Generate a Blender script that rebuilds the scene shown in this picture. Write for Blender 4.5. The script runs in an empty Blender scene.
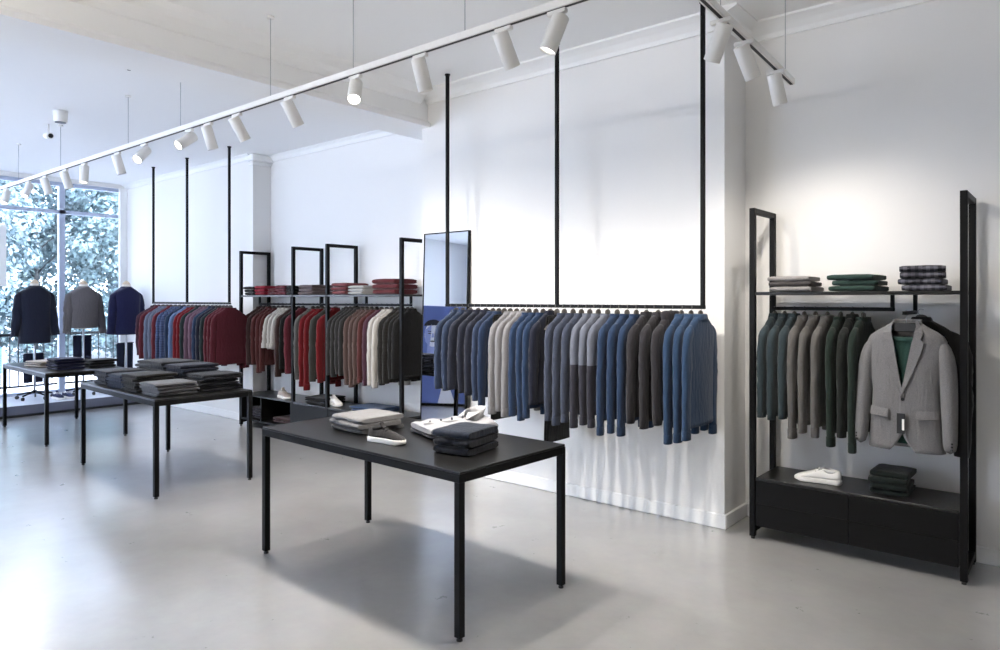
import bpy, math, random
from mathutils import Vector, Matrix, Euler

C = bpy.context.scene.collection
PI = math.pi
V3 = Vector

# ------------------------------------------------------------------ materials
def lin(c):
    c = c / 255.0
    return c / 12.92 if c <= 0.04045 else ((c + 0.055) / 1.055) ** 2.4

def rgb(t, k=1.0):
    return (min(1, lin(t[0]) * k), min(1, lin(t[1]) * k), min(1, lin(t[2]) * k), 1.0)

def new_mat(name):
    m = bpy.data.materials.new(name)
    m.use_nodes = True
    nt = m.node_tree
    return m, nt, nt.nodes['Principled BSDF']

def plain(name, col, rough=0.5, metal=0.0, spec=0.5, bump=0.0, scale=60.0, var=0.0):
    m, nt, b = new_mat(name)
    b.inputs['Base Color'].default_value = rgb(col)
    b.inputs['Roughness'].default_value = rough
    b.inputs['Metallic'].default_value = metal
    b.inputs['Specular IOR Level'].default_value = spec
    if bump or var:
        tc = nt.nodes.new('ShaderNodeTexCoord')
        nz = nt.nodes.new('ShaderNodeTexNoise')
        nz.inputs['Scale'].default_value = scale
        nz.inputs['Detail'].default_value = 4
        nt.links.new(tc.outputs['Object'], nz.inputs['Vector'])
        if bump:
            bp = nt.nodes.new('ShaderNodeBump')
            bp.inputs['Strength'].default_value = bump
            bp.inputs['Distance'].default_value = 0.01
            nt.links.new(nz.outputs['Fac'], bp.inputs['Height'])
            nt.links.new(bp.outputs['Normal'], b.inputs['Normal'])
        if var:
            mx = nt.nodes.new('ShaderNodeMix')
            mx.data_type = 'RGBA'
            mx.inputs[6].default_value = rgb(col, 1 - var)
            mx.inputs[7].default_value = rgb(col, 1 + var)
            nt.links.new(nz.outputs['Fac'], mx.inputs[0])
            nt.links.new(mx.outputs[2], b.inputs['Base Color'])
    return m

FAB = {}
FK = 0.5      # printed swatch value -> cloth albedo
def fabric(col, kind='plain', col2=None):
    """woven cloth: fine thread noise, optional melange, plaid, knit rib or two-tone yoke"""
    key = (tuple(col), kind, col2)
    if key in FAB:
        return FAB[key]
    m, nt, b = new_mat('cloth_%s_%d' % (kind, len(FAB)))
    b.inputs['Roughness'].default_value = 0.92
    b.inputs['Specular IOR Level'].default_value = 0.15
    b.inputs['Sheen Weight'].default_value = 0.12
    b.inputs['Sheen Roughness'].default_value = 0.5
    tc = nt.nodes.new('ShaderNodeTexCoord')
    nz = nt.nodes.new('ShaderNodeTexNoise')
    nz.inputs['Scale'].default_value = 420 if kind != 'melange' else 260
    nz.inputs['Detail'].default_value = 3
    nt.links.new(tc.outputs['Object'], nz.inputs['Vector'])
    v = 0.18 if kind != 'melange' else 0.42
    mx = nt.nodes.new('ShaderNodeMix'); mx.data_type = 'RGBA'
    mx.inputs[6].default_value = rgb(col, FK * (1 - v))
    mx.inputs[7].default_value = rgb(col, FK * (1 + v))
    nt.links.new(nz.outputs['Fac'], mx.inputs[0])
    out = mx.outputs[2]
    if kind in ('plaid', 'twotone'):
        sep = nt.nodes.new('ShaderNodeSeparateXYZ')
        nt.links.new(tc.outputs['Object'], sep.inputs[0])
        m2 = nt.nodes.new('ShaderNodeMix'); m2.data_type = 'RGBA'
        nt.links.new(out, m2.inputs[6])
        m2.inputs[7].default_value = rgb(col2, FK)
        if kind == 'twotone':
            lt = nt.nodes.new('ShaderNodeMath'); lt.operation = 'LESS_THAN'
            lt.inputs[1].default_value = -0.40
            nt.links.new(sep.outputs['Z'], lt.inputs[0])
            nt.links.new(lt.outputs[0], m2.inputs[0])
        else:
            acc = None
            for ax, kk in (('X', 175.0), ('Y', 190.0), ('Z', 205.0)):
                mu = nt.nodes.new('ShaderNodeMath'); mu.operation = 'MULTIPLY'
                mu.inputs[1].default_value = kk
                nt.links.new(sep.outputs[ax], mu.inputs[0])
                sn = nt.nodes.new('ShaderNodeMath'); sn.operation = 'SINE'
                nt.links.new(mu.outputs[0], sn.inputs[0])
                gt = nt.nodes.new('ShaderNodeMath'); gt.operation = 'GREATER_THAN'; gt.inputs[1].default_value = 0.1
                nt.links.new(sn.outputs[0], gt.inputs[0])
                sc_ = nt.nodes.new('ShaderNodeMath'); sc_.operation = 'MULTIPLY'; sc_.inputs[1].default_value = 0.4
                nt.links.new(gt.outputs[0], sc_.inputs[0])
                if acc is None:
                    acc = sc_
                else:
                    ad = nt.nodes.new('ShaderNodeMath'); ad.operation = 'ADD'
                    nt.links.new(acc.outputs[0], ad.inputs[0]); nt.links.new(sc_.outputs[0], ad.inputs[1])
                    acc = ad
            nt.links.new(acc.outputs[0], m2.inputs[0])
        out = m2.outputs[2]
    nt.links.new(out, b.inputs['Base Color'])
    mp = nt.nodes.new('ShaderNodeMapping'); mp.inputs['Scale'].default_value = (34, 34, 9)
    n2 = nt.nodes.new('ShaderNodeTexNoise'); n2.inputs['Scale'].default_value = 1.0; n2.inputs['Detail'].default_value = 3; n2.inputs['Distortion'].default_value = 0.8
    nt.links.new(tc.outputs['Object'], mp.inputs['Vector']); nt.links.new(mp.outputs['Vector'], n2.inputs['Vector'])
    b0 = nt.nodes.new('ShaderNodeBump'); b0.inputs['Strength'].default_value = 0.55; b0.inputs['Distance'].default_value = 0.012
    nt.links.new(n2.outputs['Fac'], b0.inputs['Height'])
    bp = nt.nodes.new('ShaderNodeBump')
    bp.inputs['Strength'].default_value = 0.25
    bp.inputs['Distance'].default_value = 0.002
    nt.links.new(b0.outputs['Normal'], bp.inputs['Normal'])
    nt.links.new(nz.outputs['Fac'], bp.inputs['Height'])
    nt.links.new(bp.outputs['Normal'], b.inputs['Normal'])
    FAB[key] = m
    return m

def wall_paint(name, col):
    return plain(name, col, rough=0.85, spec=0.2, bump=0.03, scale=90, var=0.008)

M_WALL = wall_paint('wall_paint', (236, 235, 233))
M_CEIL = wall_paint('ceiling_paint', (248, 248, 247))
M_TRIM = plain('trim_paint', (240, 240, 239), rough=0.5, spec=0.3)
M_BLACK = plain('black_powder_coat', (12, 12, 13), rough=0.5, spec=0.14, bump=0.04, scale=400)
M_TABLE = plain('black_tabletop', (20, 20, 20), rough=0.30, spec=0.4, bump=0.02, scale=300, var=0.1)
M_CAB = plain('black_cabinet', (11, 11, 11), rough=0.5, spec=0.14, var=0.1, scale=20)
M_WHITE = plain('white_lamp_metal', (236, 234, 230), rough=0.4, spec=0.4)
M_GREYM = plain('steel', (170, 172, 175), rough=0.3, metal=1.0)
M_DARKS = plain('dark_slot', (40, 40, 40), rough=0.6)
M_HANG = plain('grey_stained_wood', (74, 70, 66), rough=0.5, bump=0.05, scale=120)
M_HANGB = plain('black_plastic', (22, 22, 22), rough=0.4)
M_FRAME = plain('window_frame_metal', (176, 186, 206), rough=0.45)
M_RUBW = plain('white_rubber', (232, 230, 225), rough=0.55)
M_PLAT = plain('platform_paint', (196, 200, 208), rough=0.5, spec=0.3, bump=0.02, scale=60)

def concrete():
    m, nt, b = new_mat('polished_concrete')
    tc = nt.nodes.new('ShaderNodeTexCoord')
    n1 = nt.nodes.new('ShaderNodeTexNoise'); n1.inputs['Scale'].default_value = 0.9; n1.inputs['Detail'].default_value = 7; n1.inputs['Roughness'].default_value = 0.62
    n2 = nt.nodes.new('ShaderNodeTexNoise'); n2.inputs['Scale'].default_value = 7; n2.inputs['Detail'].default_value = 8; n2.inputs['Roughness'].default_value = 0.7
    for n in (n1, n2):
        nt.links.new(tc.outputs['Object'], n.inputs['Vector'])
    r = nt.nodes.new('ShaderNodeValToRGB')
    r.color_ramp.elements[0].position = 0.32; r.color_ramp.elements[0].color = rgb((140, 139, 136))
    r.color_ramp.elements[1].position = 0.68; r.color_ramp.elements[1].color = rgb((162, 161, 158))
    nt.links.new(n1.outputs['Fac'], r.inputs[0])
    mx = nt.nodes.new('ShaderNodeMix'); mx.data_type = 'RGBA'; mx.blend_type = 'OVERLAY'; mx.inputs[0].default_value = 0.16
    nt.links.new(r.outputs[0], mx.inputs[6]); nt.links.new(n2.outputs['Color'], mx.inputs[7])
    bw = nt.nodes.new('ShaderNodeHueSaturation'); bw.inputs['Saturation'].default_value = 0.35
    nt.links.new(mx.outputs[2], bw.inputs['Color'])
    nt.links.new(bw.outputs[0], b.inputs['Base Color'])
    rr = nt.nodes.new('ShaderNodeMapRange'); rr.inputs[3].default_value = 0.22; rr.inputs[4].default_value = 0.38
    nt.links.new(n2.outputs['Fac'], rr.inputs[0]); nt.links.new(rr.outputs[0], b.inputs['Roughness'])
    b.inputs['Specular IOR Level'].default_value = 0.5
    b.inputs['Coat Weight'].default_value = 1.0
    b.inputs['Coat IOR'].default_value = 1.7
    b.inputs['Coat Roughness'].default_value = 0.22
    return m
M_FLOOR = concrete()

def glass():
    m = bpy.data.materials.new('window_glass'); m.use_nodes = True
    nt = m.node_tree; nt.nodes.remove(nt.nodes['Principled BSDF'])
    o = nt.nodes['Material Output']
    t = nt.nodes.new('ShaderNodeBsdfTransparent'); t.inputs[0].default_value = (0.93, 0.97, 1.0, 1)
    g = nt.nodes.new('ShaderNodeBsdfGlossy'); g.inputs['Roughness'].default_value = 0.02
    f = nt.nodes.new('ShaderNodeFresnel'); f.inputs[0].default_value = 1.45
    x = nt.nodes.new('ShaderNodeMixShader')
    nt.links.new(f.outputs[0], x.inputs[0]); nt.links.new(t.outputs[0], x.inputs[1]); nt.links.new(g.outputs[0], x.inputs[2])
    nt.links.new(x.outputs[0], o.inputs['Surface'])
    return m
M_GLASS = glass()

def emit(name, col, s):
    m, nt, b = new_mat(name)
    b.inputs['Base Color'].default_value = (0.8, 0.8, 0.8, 1)
    b.inputs['Emission Color'].default_value = col
    b.inputs['Emission Strength'].default_value = s
    return m
M_LENS = emit('lit_lens', (1, 0.95, 0.87, 1), 14.0)
M_MIRROR = plain('mirror_silver', (238, 242, 246), rough=0.015, metal=1.0)

# ------------------------------------------------------------------ mesh builder
class MB:
    def __init__(s):
        s.v = []; s.f = []; s.s = []
    def add(s, vs, fs, smooth=False):
        b = len(s.v)
        s.v += [tuple(p) for p in vs]
        for f in fs:
            s.f.append(tuple(b + i for i in f)); s.s.append(smooth)
        return s
    def box(s, a, b):
        (x0, y0, z0), (x1, y1, z1) = a, b
        return s.add([(x0, y0, z0), (x1, y0, z0), (x1, y1, z0), (x0, y1, z0), (x0, y0, z1), (x1, y0, z1), (x1, y1, z1), (x0, y1, z1)],
                     [(0, 3, 2, 1), (4, 5, 6, 7), (0, 1, 5, 4), (1, 2, 6, 5), (2, 3, 7, 6), (3, 0, 4, 7)])
    def cbox(s, c, d):
        return s.box([c[i] - d[i] / 2 for i in range(3)], [c[i] + d[i] / 2 for i in range(3)])
    def loft(s, rings, cap0=True, cap1=True, smooth=True):
        n = len(rings[0]); vs = [p for r in rings for p in r]; fs = []
        for i in range(len(rings) - 1):
            for k in range(n):
                k2 = (k + 1) % n
                fs.append((i * n + k, i * n + k2, (i + 1) * n + k2, (i + 1) * n + k))
        s.add(vs, fs, smooth)
        b = len(s.v) - len(vs)
        if cap0:
            s.f.append(tuple(b + k for k in reversed(range(n)))); s.s.append(False)
        if cap1:
            s.f.append(tuple(b + (len(rings) - 1) * n + k for k in range(n))); s.s.append(False)
        return s
    def tube(s, path, r, n=8, cap=True):
        P = [V3(p) for p in path]; rings = []
        R = r if isinstance(r, (list, tuple)) else [r] * len(P)
        up = V3((0, 0, 1))
        d0 = (P[1] - P[0]).normalized()
        if abs(d0.dot(up)) > 0.95:
            up = V3((1, 0, 0))
        for i, p in enumerate(P):
            d = (P[min(i + 1, len(P) - 1)] - P[max(i - 1, 0)]).normalized()
            a = up.cross(d)
            a = a.normalized() if a.length > 1e-4 else V3((1, 0, 0))
            b = d.cross(a).normalized()
            rings.append([p + a * math.cos(2 * PI * k / n) * R[i] + b * math.sin(2 * PI * k / n) * R[i] for k in range(n)])
        return s.loft(rings, cap, cap)
    def prism(s, poly, axis, a, b):
        """extrude a 2D outline along an axis ('x': poly is (y,z), 'y': poly is (x,z), 'z': (x,y))"""
        def mk(p, t):
            return {'x': (t, p[0], p[1]), 'y': (p[0], t, p[1]), 'z': (p[0], p[1], t)}[axis]
        n = len(poly)
        vs = [mk(p, a) for p in poly] + [mk(p, b) for p in poly]
        fs = [(i, (i + 1) % n, n + (i + 1) % n, n + i) for i in range(n)] + [tuple(reversed(range(n))), tuple(range(n, 2 * n))]
        return s.add(vs, fs)
    def build(s, name, mat, parent=None, bevel=0.0, loc=None, rot=None, subsurf=0, seg=1):
        me = bpy.data.meshes.new(name)
        me.from_pydata(s.v, [], s.f)
        me.polygons.foreach_set('use_smooth', s.s)
        me.validate(); me.update()
        import bmesh
        bm = bmesh.new(); bm.from_mesh(me); bmesh.ops.recalc_face_normals(bm, faces=bm.faces); bm.to_mesh(me); bm.free()
        me.materials.append(mat)
        o = bpy.data.objects.new(name, me); C.objects.link(o)
        if parent is not None:
            o.parent = parent
        if loc is not None:
            o.location = loc
        if rot is not None:
            o.rotation_euler = rot
        if bevel:
            b = o.modifiers.new('edge', 'BEVEL'); b.width = bevel; b.segments = seg; b.limit_method = 'ANGLE'; b.angle_limit = 0.7
        if subsurf:
            q = o.modifiers.new('sub', 'SUBSURF'); q.levels = subsurf; q.render_levels = subsurf
        return o

def thing(name, label, cat, loc=(0, 0, 0), rot=(0, 0, 0), group=None):
    o = bpy.data.objects.new(name, None); C.objects.link(o)
    o.empty_display_size = 0.1
    o.location = loc; o.rotation_euler = rot
    return tag(o, label, cat, group)

def tag(o, label, cat, group=None, kind=None):
    o['label'] = label; o['category'] = cat
    if group: o['group'] = group
    if kind: o['kind'] = kind
    return o

def struct(o, label=None):
    o['kind'] = 'structure'
    if label: o['label'] = label
    return o

def dup(root, **kw):
    r = root.copy(); C.objects.link(r)
    for ch in list(root.children):
        c = ch.copy(); C.objects.link(c); c.parent = r
        for g in list(ch.children):
            d = g.copy(); C.objects.link(d); d.parent = c
    return r

ORD = ['', 'first', 'second', 'third', 'fourth', 'fifth', 'sixth', 'seventh', 'eighth', 'ninth', 'tenth', 'eleventh', 'twelfth', 'thirteenth', 'fourteenth',
       'fifteenth', 'sixteenth', 'seventeenth', 'eighteenth', 'nineteenth', 'twentieth']

# ------------------------------------------------------------------ room shell
ZC = 3.36      # ceiling of the bay nearer the camera
ZL = 3.25      # ceiling of the bay by the window
XW = -11.3     # window wall
YB = 4.80      # back wall (alcoves)
YM = 4.43      # face of the projecting wall behind the long rail
YL = 4.56      # face of the wall behind the far rail

struct(MB().box((-11.6, -3.6, -0.2), (2.6, 4.95, 0)).build('floor', M_FLOOR), 'polished pale grey concrete floor')
struct(MB().box((-4.6, -3.6, ZC), (2.6, 5.0, ZC + 0.25)).build('ceiling', M_CEIL), 'white plaster ceiling')
struct(MB().box((-11.6, -3.6, ZL), (-4.6, 5.0, ZL + 0.36)).build('ceiling_window_bay', M_CEIL), 'white ceiling of the window bay')
struct(MB().box((-11.6, YB, 0), (2.6, YB + 0.2, 3.6)).build('wall_back', M_WALL), 'white back wall')
struct(MB().box((-4.62, YM, 0), (-1.79, YB, ZC)).build('wall_projecting', M_WALL), 'projecting white wall behind the long rail')
struct(MB().box((-11.5, YL, 0), (-7.70, YB, ZL)).build('wall_far', M_WALL), 'white wall behind the far rail')
FW0, FW1 = -10.9, -5.2  # span of an unseen window added to bring in more daylight
m = MB(); m.box((-11.6, -3.8, -0.2), (FW0, -3.6, 3.6)); m.box((FW1, -3.8, -0.2), (2.6, -3.6, 3.6)); m.box((FW0, -3.8, 3.1), (FW1, -3.6, 3.6)); m.box((FW0, -3.8, -0.2), (FW1, -3.6, 0.25))
struct(m.build('wall_front', M_WALL), 'white street wall around the added front window')
fr = MB(); gp = MB()
for i in range(7):
    x = FW0 + (FW1 - FW0) * i / 6
    fr.box((x - .04, -3.74, .25), (x + .04, -3.66, 3.1))
    if i: gp.box((FW0 + (FW1 - FW0) * (i - 1) / 6 + .05, -3.703, .3), (x - .05, -3.697, 3.05))
fr.box((FW0, -3.74, .25), (FW1, -3.66, .30)); fr.box((FW0, -3.74, 3.05), (FW1, -3.66, 3.10))
w2 = struct(fr.build('added_window', M_FRAME), 'wide unseen front window added to let in daylight'); struct(gp.build('window_pane', M_GLASS, w2))
struct(MB().box((2.4, -3.6, 0), (2.6, 4.95, 3.6)).build('wall_end', M_WALL), 'white end wall')
# beam across the room between the two bays
b = MB()
b.prism([(-4.55, 3.05), (-4.55, ZC), (-4.95, ZC), (-4.95, 3.05)], 'y', -3.6, YB)
b.build('beam', M_CEIL)
struct(bpy.data.objects['beam'], 'plaster beam between the two bays')
t = MB()
t.prism([(-4.55, 3.05), (-4.515, 3.05), (-4.515, 3.085), (-4.53, 3.10), (-4.55, 3.115)], 'y', -3.6, YM)
t.prism([(-4.55, 3.245), (-4.53, 3.25), (-4.50, 3.275), (-4.475, 3.31), (-4.42, 3.33), (-4.40, 3.345), (-4.385, ZC), (-4.55, ZC)], 'y', -3.6, YM - 0.1)
struct(t.build('trim_1', M_CEIL), 'moulding along the beam')
# cornices
def cornice(poly_fn, name, axis, a, b_, label):
    m = MB(); m.prism(poly_fn, axis, a, b_)
    struct(m.build(name, M_CEIL), label)
def cprof(y, z, d=0.13, h=0.10):
    return [(y, z - h), (y - 0.02, z - h), (y - 0.03, z - h * .72), (y - d * .55, z - h * .40), (y - d * .85, z - h * .22), (y - d, z - h * .15), (y - d, z), (y, z)]
cornice(cprof(YM, ZC), 'trim_2', 'x', -4.55, -1.79, 'cornice on the projecting wall')
cornice(cprof(YB, ZC), 'trim_3', 'x', -1.79, 2.4, 'cornice on the back wall')
cornice([(-1.79, ZC - .1), (-1.77, ZC - .1), (-1.72, ZC - .04), (-1.66, ZC - .015), (-1.66, ZC), (-1.79, ZC)], 'trim_4', 'y', YM - 0.13, YB, 'cornice on the wall return')
cornice(cprof(YB, ZL, .08, .06), 'trim_5', 'x', -7.70, -4.95, 'cornice in the alcove')
cornice(cprof(YL, ZL, .08, .06), 'trim_6', 'x', XW, -7.70, 'cornice on the far wall')
m = MB(); m.box((-7.78, YL - .03, 3.13), (-7.66, YB, 3.17)); m.box((-7.80, YL - .05, 3.17), (-7.62, YB, ZL))
struct(m.build('trim_7', M_CEIL, bevel=0.012), 'capital on the end of the far wall')
# baseboards
def basebd(name, a, b_):
    struct(MB().box(a, b_).build(name, M_TRIM, bevel=0.006), 'white baseboard')
basebd('baseboard_projecting', (-4.62, YM - 0.016, 0), (-1.774, YM, 0.095))
basebd('baseboard_return', (-1.79, YM, 0), (-1.774, YB, 0.095))
basebd('baseboard_back', (-1.774, YB - 0.016, 0), (2.4, YB, 0.095))
basebd('baseboard_alcove', (-7.70, YB - 0.016, 0), (-4.62, YB, 0.095))
basebd('baseboard_far', (-10.33, YL - 0.016, 0), (-7.684, YL, 0.095))
# window wall
WY0 = -1.4
m = MB()
m.box((XW - .22, -3.6, -0.2), (XW, WY0, 3.6)); m.box((XW - .22, WY0, 3.19), (XW, YL + .3, 3.6)); m.box((XW - .22, WY0, -0.6), (XW, YL + .3, 0.15)); m.box((XW - .22, YL, .15), (XW, YL + .4, 3.19))
struct(m.build('wall_window', M_WALL), 'white wall around the shop window')
# display platform in the window
m = MB(); m.box((-11.3, WY0, 0.035), (-10.33, YL, 0.15))
struct(m.build('floor_platform', M_PLAT, bevel=0.004), 'low white display platform in the window')
M_FRONT_SHADE = plain('platform_front_shade', (98, 102, 116), rough=.5, spec=.3)  # darker tone stands in for the shade on the platform front
struct(MB().box((-10.33, WY0, .036), (-10.322, YL, .146)).build('trim_10', M_FRONT_SHADE), 'front face of the window platform, its shade painted grey')
struct(MB().box((-11.3, WY0, 0), (-10.36, YL, 0.035)).build('trim_8', M_DARKS), 'recessed plinth under the platform, coloured dark as its shadow gap')  # dark colour stands for the shadow gap at the platform base
# window frames + panes
fr = MB()
ys = [WY0, -0.35, 0.65, 1.67, 2.69, 3.70, YL]
fr.box((XW - .16, WY0, .15), (XW - .06, YL, .19)); fr.box((XW - .16, WY0, 3.14), (XW - .06, YL, 3.19))
fr.box((XW - .15, WY0, 2.74), (XW - .07, YL, 2.79))
for i, y in enumerate(ys):
    w = 0.075 if 0 < i < 6 else 0.05
    fr.box((XW - .15, y - w / 2, .19), (XW - .07, y + w / 2, 3.14))
wf = fr.build('window_1', M_FRAME); struct(wf, 'tall shop window with grey metal mullions')
g = MB()
for i in range(6):
    g.box((XW - .113, ys[i] + .03, .19), (XW - .107, ys[i + 1] - .03, 2.74)); g.box((XW - .113, ys[i] + .03, 2.79), (XW - .107, ys[i + 1] - .03, 3.14))
struct(g.build('window_pane', M_GLASS, wf))
struct(MB().box((XW - .055, YL - 0.10, .15), (XW + 0.02, YL, 3.19)).build('trim_9', M_TRIM, bevel=.005), 'white window reveal')
# hanging white sign panel in the window
o = thing('window_sign', 'blank white sign panel hanging in the shop window', 'sign', (XW + .05, 2.60, 0))
MB().cbox((0, 0, 2.09), (.02, .76, .84)).build('sign_panel', M_TRIM, o, bevel=.004)
w = MB()
for s in (-1, 1): w.tube([(0, .3 * s, 2.5), (0, .3 * s, ZL)], .003, 6)
w.build('hanging_wire', M_GREYM, o)

# ------------------------------------------------------------------ outside
def ground(name, a, b_, mat, label):
    struct(MB().box(a, b_).build(name, mat), label)
M_PAVE = plain('pale_paving', (205, 205, 205), rough=.9, var=.06, scale=6)
ground('street_pavement', (-60, -30, -0.7), (XW - .22, 40, -0.5), M_PAVE, 'pale street pavement outside')

def railing():
    o = thing('street_railing', 'dark metal railing with thin uprights outside the window', 'railing', (-12.7, 0, -0.5))
    r = MB(); r.box((-.02, 0.6, 1.42), (.02, 7.2, 1.46)); r.build('top_rail', M_BLACK, o)
    r = MB(); r.box((-.015, 0.6, .62), (.015, 7.2, .65)); r.build('bottom_rail', M_BLACK, o)
    y = 0.65
    while y < 7.2:
        MB().tube([(0, y, .65), (0, y, 1.42)], .008, 6).build('upright', M_BLACK, o); y += 0.115
    for y in (.62, 2.8, 5.0, 7.18):
        MB().box((-.025, y - .025, 0), (.025, y + .025, 1.42)).build('post', M_BLACK, o, bevel=.003)
railing()

def leaf_mat(name, c1, c2):
    m, nt, b = new_mat(name)
    oi = nt.nodes.new('ShaderNodeTexCoord'); nz = nt.nodes.new('ShaderNodeTexNoise'); nz.inputs['Scale'].default_value = 2.2; nz.inputs['Detail'].default_value = 6
    nt.links.new(oi.outputs['Object'], nz.inputs['Vector'])
    r = nt.nodes.new('ShaderNodeValToRGB'); r.color_ramp.elements[0].position = .35; r.color_ramp.elements[1].position = .65
    r.color_ramp.elements[0].color = rgb(c1); r.color_ramp.elements[1].color = rgb(c2)
    nt.links.new(nz.outputs['Fac'], r.inputs[0]); nt.links.new(r.outputs[0], b.inputs['Base Color'])
    b.inputs['Roughness'].default_value = .6
    return m
M_LEAF = [leaf_mat('leaves_a', (80, 102, 104), (136, 156, 156)), leaf_mat('leaves_b', (96, 116, 120), (152, 170, 172)), leaf_mat('leaves_c', (70, 92, 98), (124, 146, 148))]
M_BARK = plain('bark', (74, 78, 80), rough=.9, bump=.5, scale=20)

def tree(x, y, h, r, label, mi, seed):
    rnd = random.Random(seed)
    o = thing('street_tree', label, 'tree', (x, y, -0.5), group='trees across the street')
    tb = MB(); tb.tube([(0, 0, 0), (.04, .03, h * .3), (-.03, .05, h * .6), (0, 0, h * .85)], [.09, .07, .04, .02], 8)
    for k in range(6):
        a = rnd.uniform(0, 6.28); z = h * rnd.uniform(.25, .6)
        tb.tube([(0, 0, z), (math.cos(a) * r * .4, math.sin(a) * r * .4, z + h * .12), (math.cos(a) * r * .75, math.sin(a) * r * .75, z + h * .2)], [.03, .02, .01], 6)
    tb.build('trunk', M_BARK, o)
    f = MB(); cl = []
    for k in range(96):
        a = rnd.uniform(0, 6.28); q = rnd.random() ** .32; z = rnd.uniform(.04, 1.0)
        rr = r * q * (1 - .55 * max(0, z - .5) * 2 * .8)
        cl.append((math.cos(a) * rr, math.sin(a) * rr, z * h, rnd.uniform(.35, .7)))
    for cx, cy, cz, cr in cl:
        for j in range(150):
            d = V3((rnd.gauss(0, 1), rnd.gauss(0, 1), rnd.gauss(0, 1))).normalized()
            p = V3((cx, cy, cz)) + d * cr * rnd.uniform(.75, 1.05)
            n = (d + V3((rnd.gauss(0, .5), rnd.gauss(0, .5), rnd.gauss(0, .5) + .3))).normalized()
            u = n.orthogonal().normalized(); u = (Matrix.Rotation(rnd.uniform(0, 6.28), 3, n) @ u); w_ = n.cross(u)
            L = rnd.uniform(.055, .11); W = L * .55
            f.add([p - u * L, p + w_ * W, p + u * L, p - w_ * W], [(0, 1, 2, 3)])
    f.build('foliage', M_LEAF[mi], o)
trs = [(-23.5, 1.2, 7.2, 2.2, 'leafy street tree farthest up the road beyond the window sign', 0), (-23.0, 4.4, 7.6, 2.3, 'leafy tree across the street behind the parked car', 1),
       (-24.4, 7.2, 8.0, 2.5, 'leafy tree across the street seen past the window mullion', 2), (-22.6, 9.8, 7.0, 2.2, 'leafy tree across the street behind the navy jacket mannequin', 0),
       (-25.5, 12.4, 7.4, 2.4, 'leafy street tree beyond the shop window edge', 1), (-26.5, 5.6, 8.6, 2.6, 'tall tree at the back of the street row', 2), (-26.8, 9.4, 8.8, 2.6, 'tall pale tree behind the street row', 1), (-30.5, 7.2, 9.6, 2.7, 'tree far behind the street row, past the mullion', 2), (-30.5, 11.6, 9.4, 2.7, 'tree far behind the street row, past the mannequins', 0), (-31.5, 15.6, 9.4, 2.7, 'tree far behind the street row, near the window edge', 1)]
for i, (x, y, h, r, l, mi) in enumerate(trs): tree(x, y, h, r, l, mi, 71 + i)

def car():
    o = thing('parked_car', 'light blue parked car seen through the shop window', 'car', (-19.6, 3.05, -0.5))
    body = plain('car_paint', (120, 165, 215), rough=.25, spec=.6); gl = plain('car_glass', (40, 55, 75), rough=.08); ty = plain('tyre', (25, 25, 27), rough=.8)
    prof = [(-2.0, .32), (-2.02, .62), (-1.9, .80), (-1.0, .90), (-.35, 1.36), (.75, 1.40), (1.45, .98), (1.95, .88), (2.0, .60), (1.96, .32)]
    rings = []
    for x, kz in ((-.80, .90), (-.84, .97), (-.6, 1.0), (.6, 1.0), (.84, .97), (.80, .90)):
        rings.append([(x * (1 - .16 * max(0, z - .9) / .5), y * kz, .32 + (z - .32) * kz) for y, z in prof])
    MB().loft(rings).build('body', body, o, bevel=.03, seg=2)
    for s in (-1, 1):
        w_ = MB(); w_.prism([(-.95, .93), (-.38, 1.29), (.10, 1.31), (.10, .95)], 'x', s * .80, s * .835); w_.prism([(.16, .95), (.16, 1.31), (.70, 1.32), (1.25, 1.0)], 'x', s * .80, s * .835)
        w_.build('side_window', gl, o)
        for y in (-1.25, 1.25):
            rg = [[(s * xx, y + r_ * math.cos(k * PI / 10), .31 + r_ * math.sin(k * PI / 10)) for k in range(20)] for xx, r_ in ((.66, .29), (.68, .31), (.84, .31), (.86, .29))]
            wh = MB().loft(rg).build('wheel', ty, o)
            rg = [[(s * xx, y + .2 * math.cos(k * PI / 10), .31 + .2 * math.sin(k * PI / 10)) for k in range(20)] for xx in (.855, .875)]
            MB().loft(rg).build('hubcap', M_GREYM, wh)
    MB().prism([(-1.0, .905), (-.96, .92), (-.40, 1.32), (-.37, 1.30)], 'x', -.66, .66).build('windscreen', gl, o)
car()

# ------------------------------------------------------------------ tables
def table(name_label, x, y, ang):
    o = thing('display_table', name_label, 'table', (x, y, 0), (0, 0, math.radians(ang)), 'black display tables in a row')
    L, W, H = 1.635, 0.785, 0.745
    MB().cbox((0, 0, H - .006), (L - .004, W - .004, .012)).build('tabletop', M_TABLE, o, bevel=.002)
    f = MB()
    for s in (-1, 1):
        f.cbox((0, s * (W / 2 - .0175), H - .031), (L, .035, .038)); f.cbox((s * (L / 2 - .0175), 0, H - .031), (.035, W - .07, .038))
    f.build('table_frame', M_BLACK, o, bevel=.002)
    for sx in (-1, 1):
        for sy in (-1, 1):
            l = MB(); l.cbox((sx * (L / 2 - .0175), sy * (W / 2 - .0175), (H - .05 + .015) / 2 + .001), (.035, .035, H - .05 - .015)); lo = l.build('leg', M_BLACK, o, bevel=.002)
            c = (sx * (L / 2 - .0175), sy * (W / 2 - .0175))
            MB().tube([(c[0], c[1], 0), (c[0], c[1], .006), (c[0], c[1], .016)], [.014, .014, .008], 10).build('levelling_foot', M_DARKS, lo)
    return o
table('big black display table with a dark sneaker, nearest the long blue rail', -2.888, 2.63, -1.4)
table('black display table carrying rows of folded dark trousers', -6.118, 2.767, -2.2)
table('black display table in front of the window mannequins', -8.87, 2.894, -2.2)
TZ = 0.745

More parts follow.
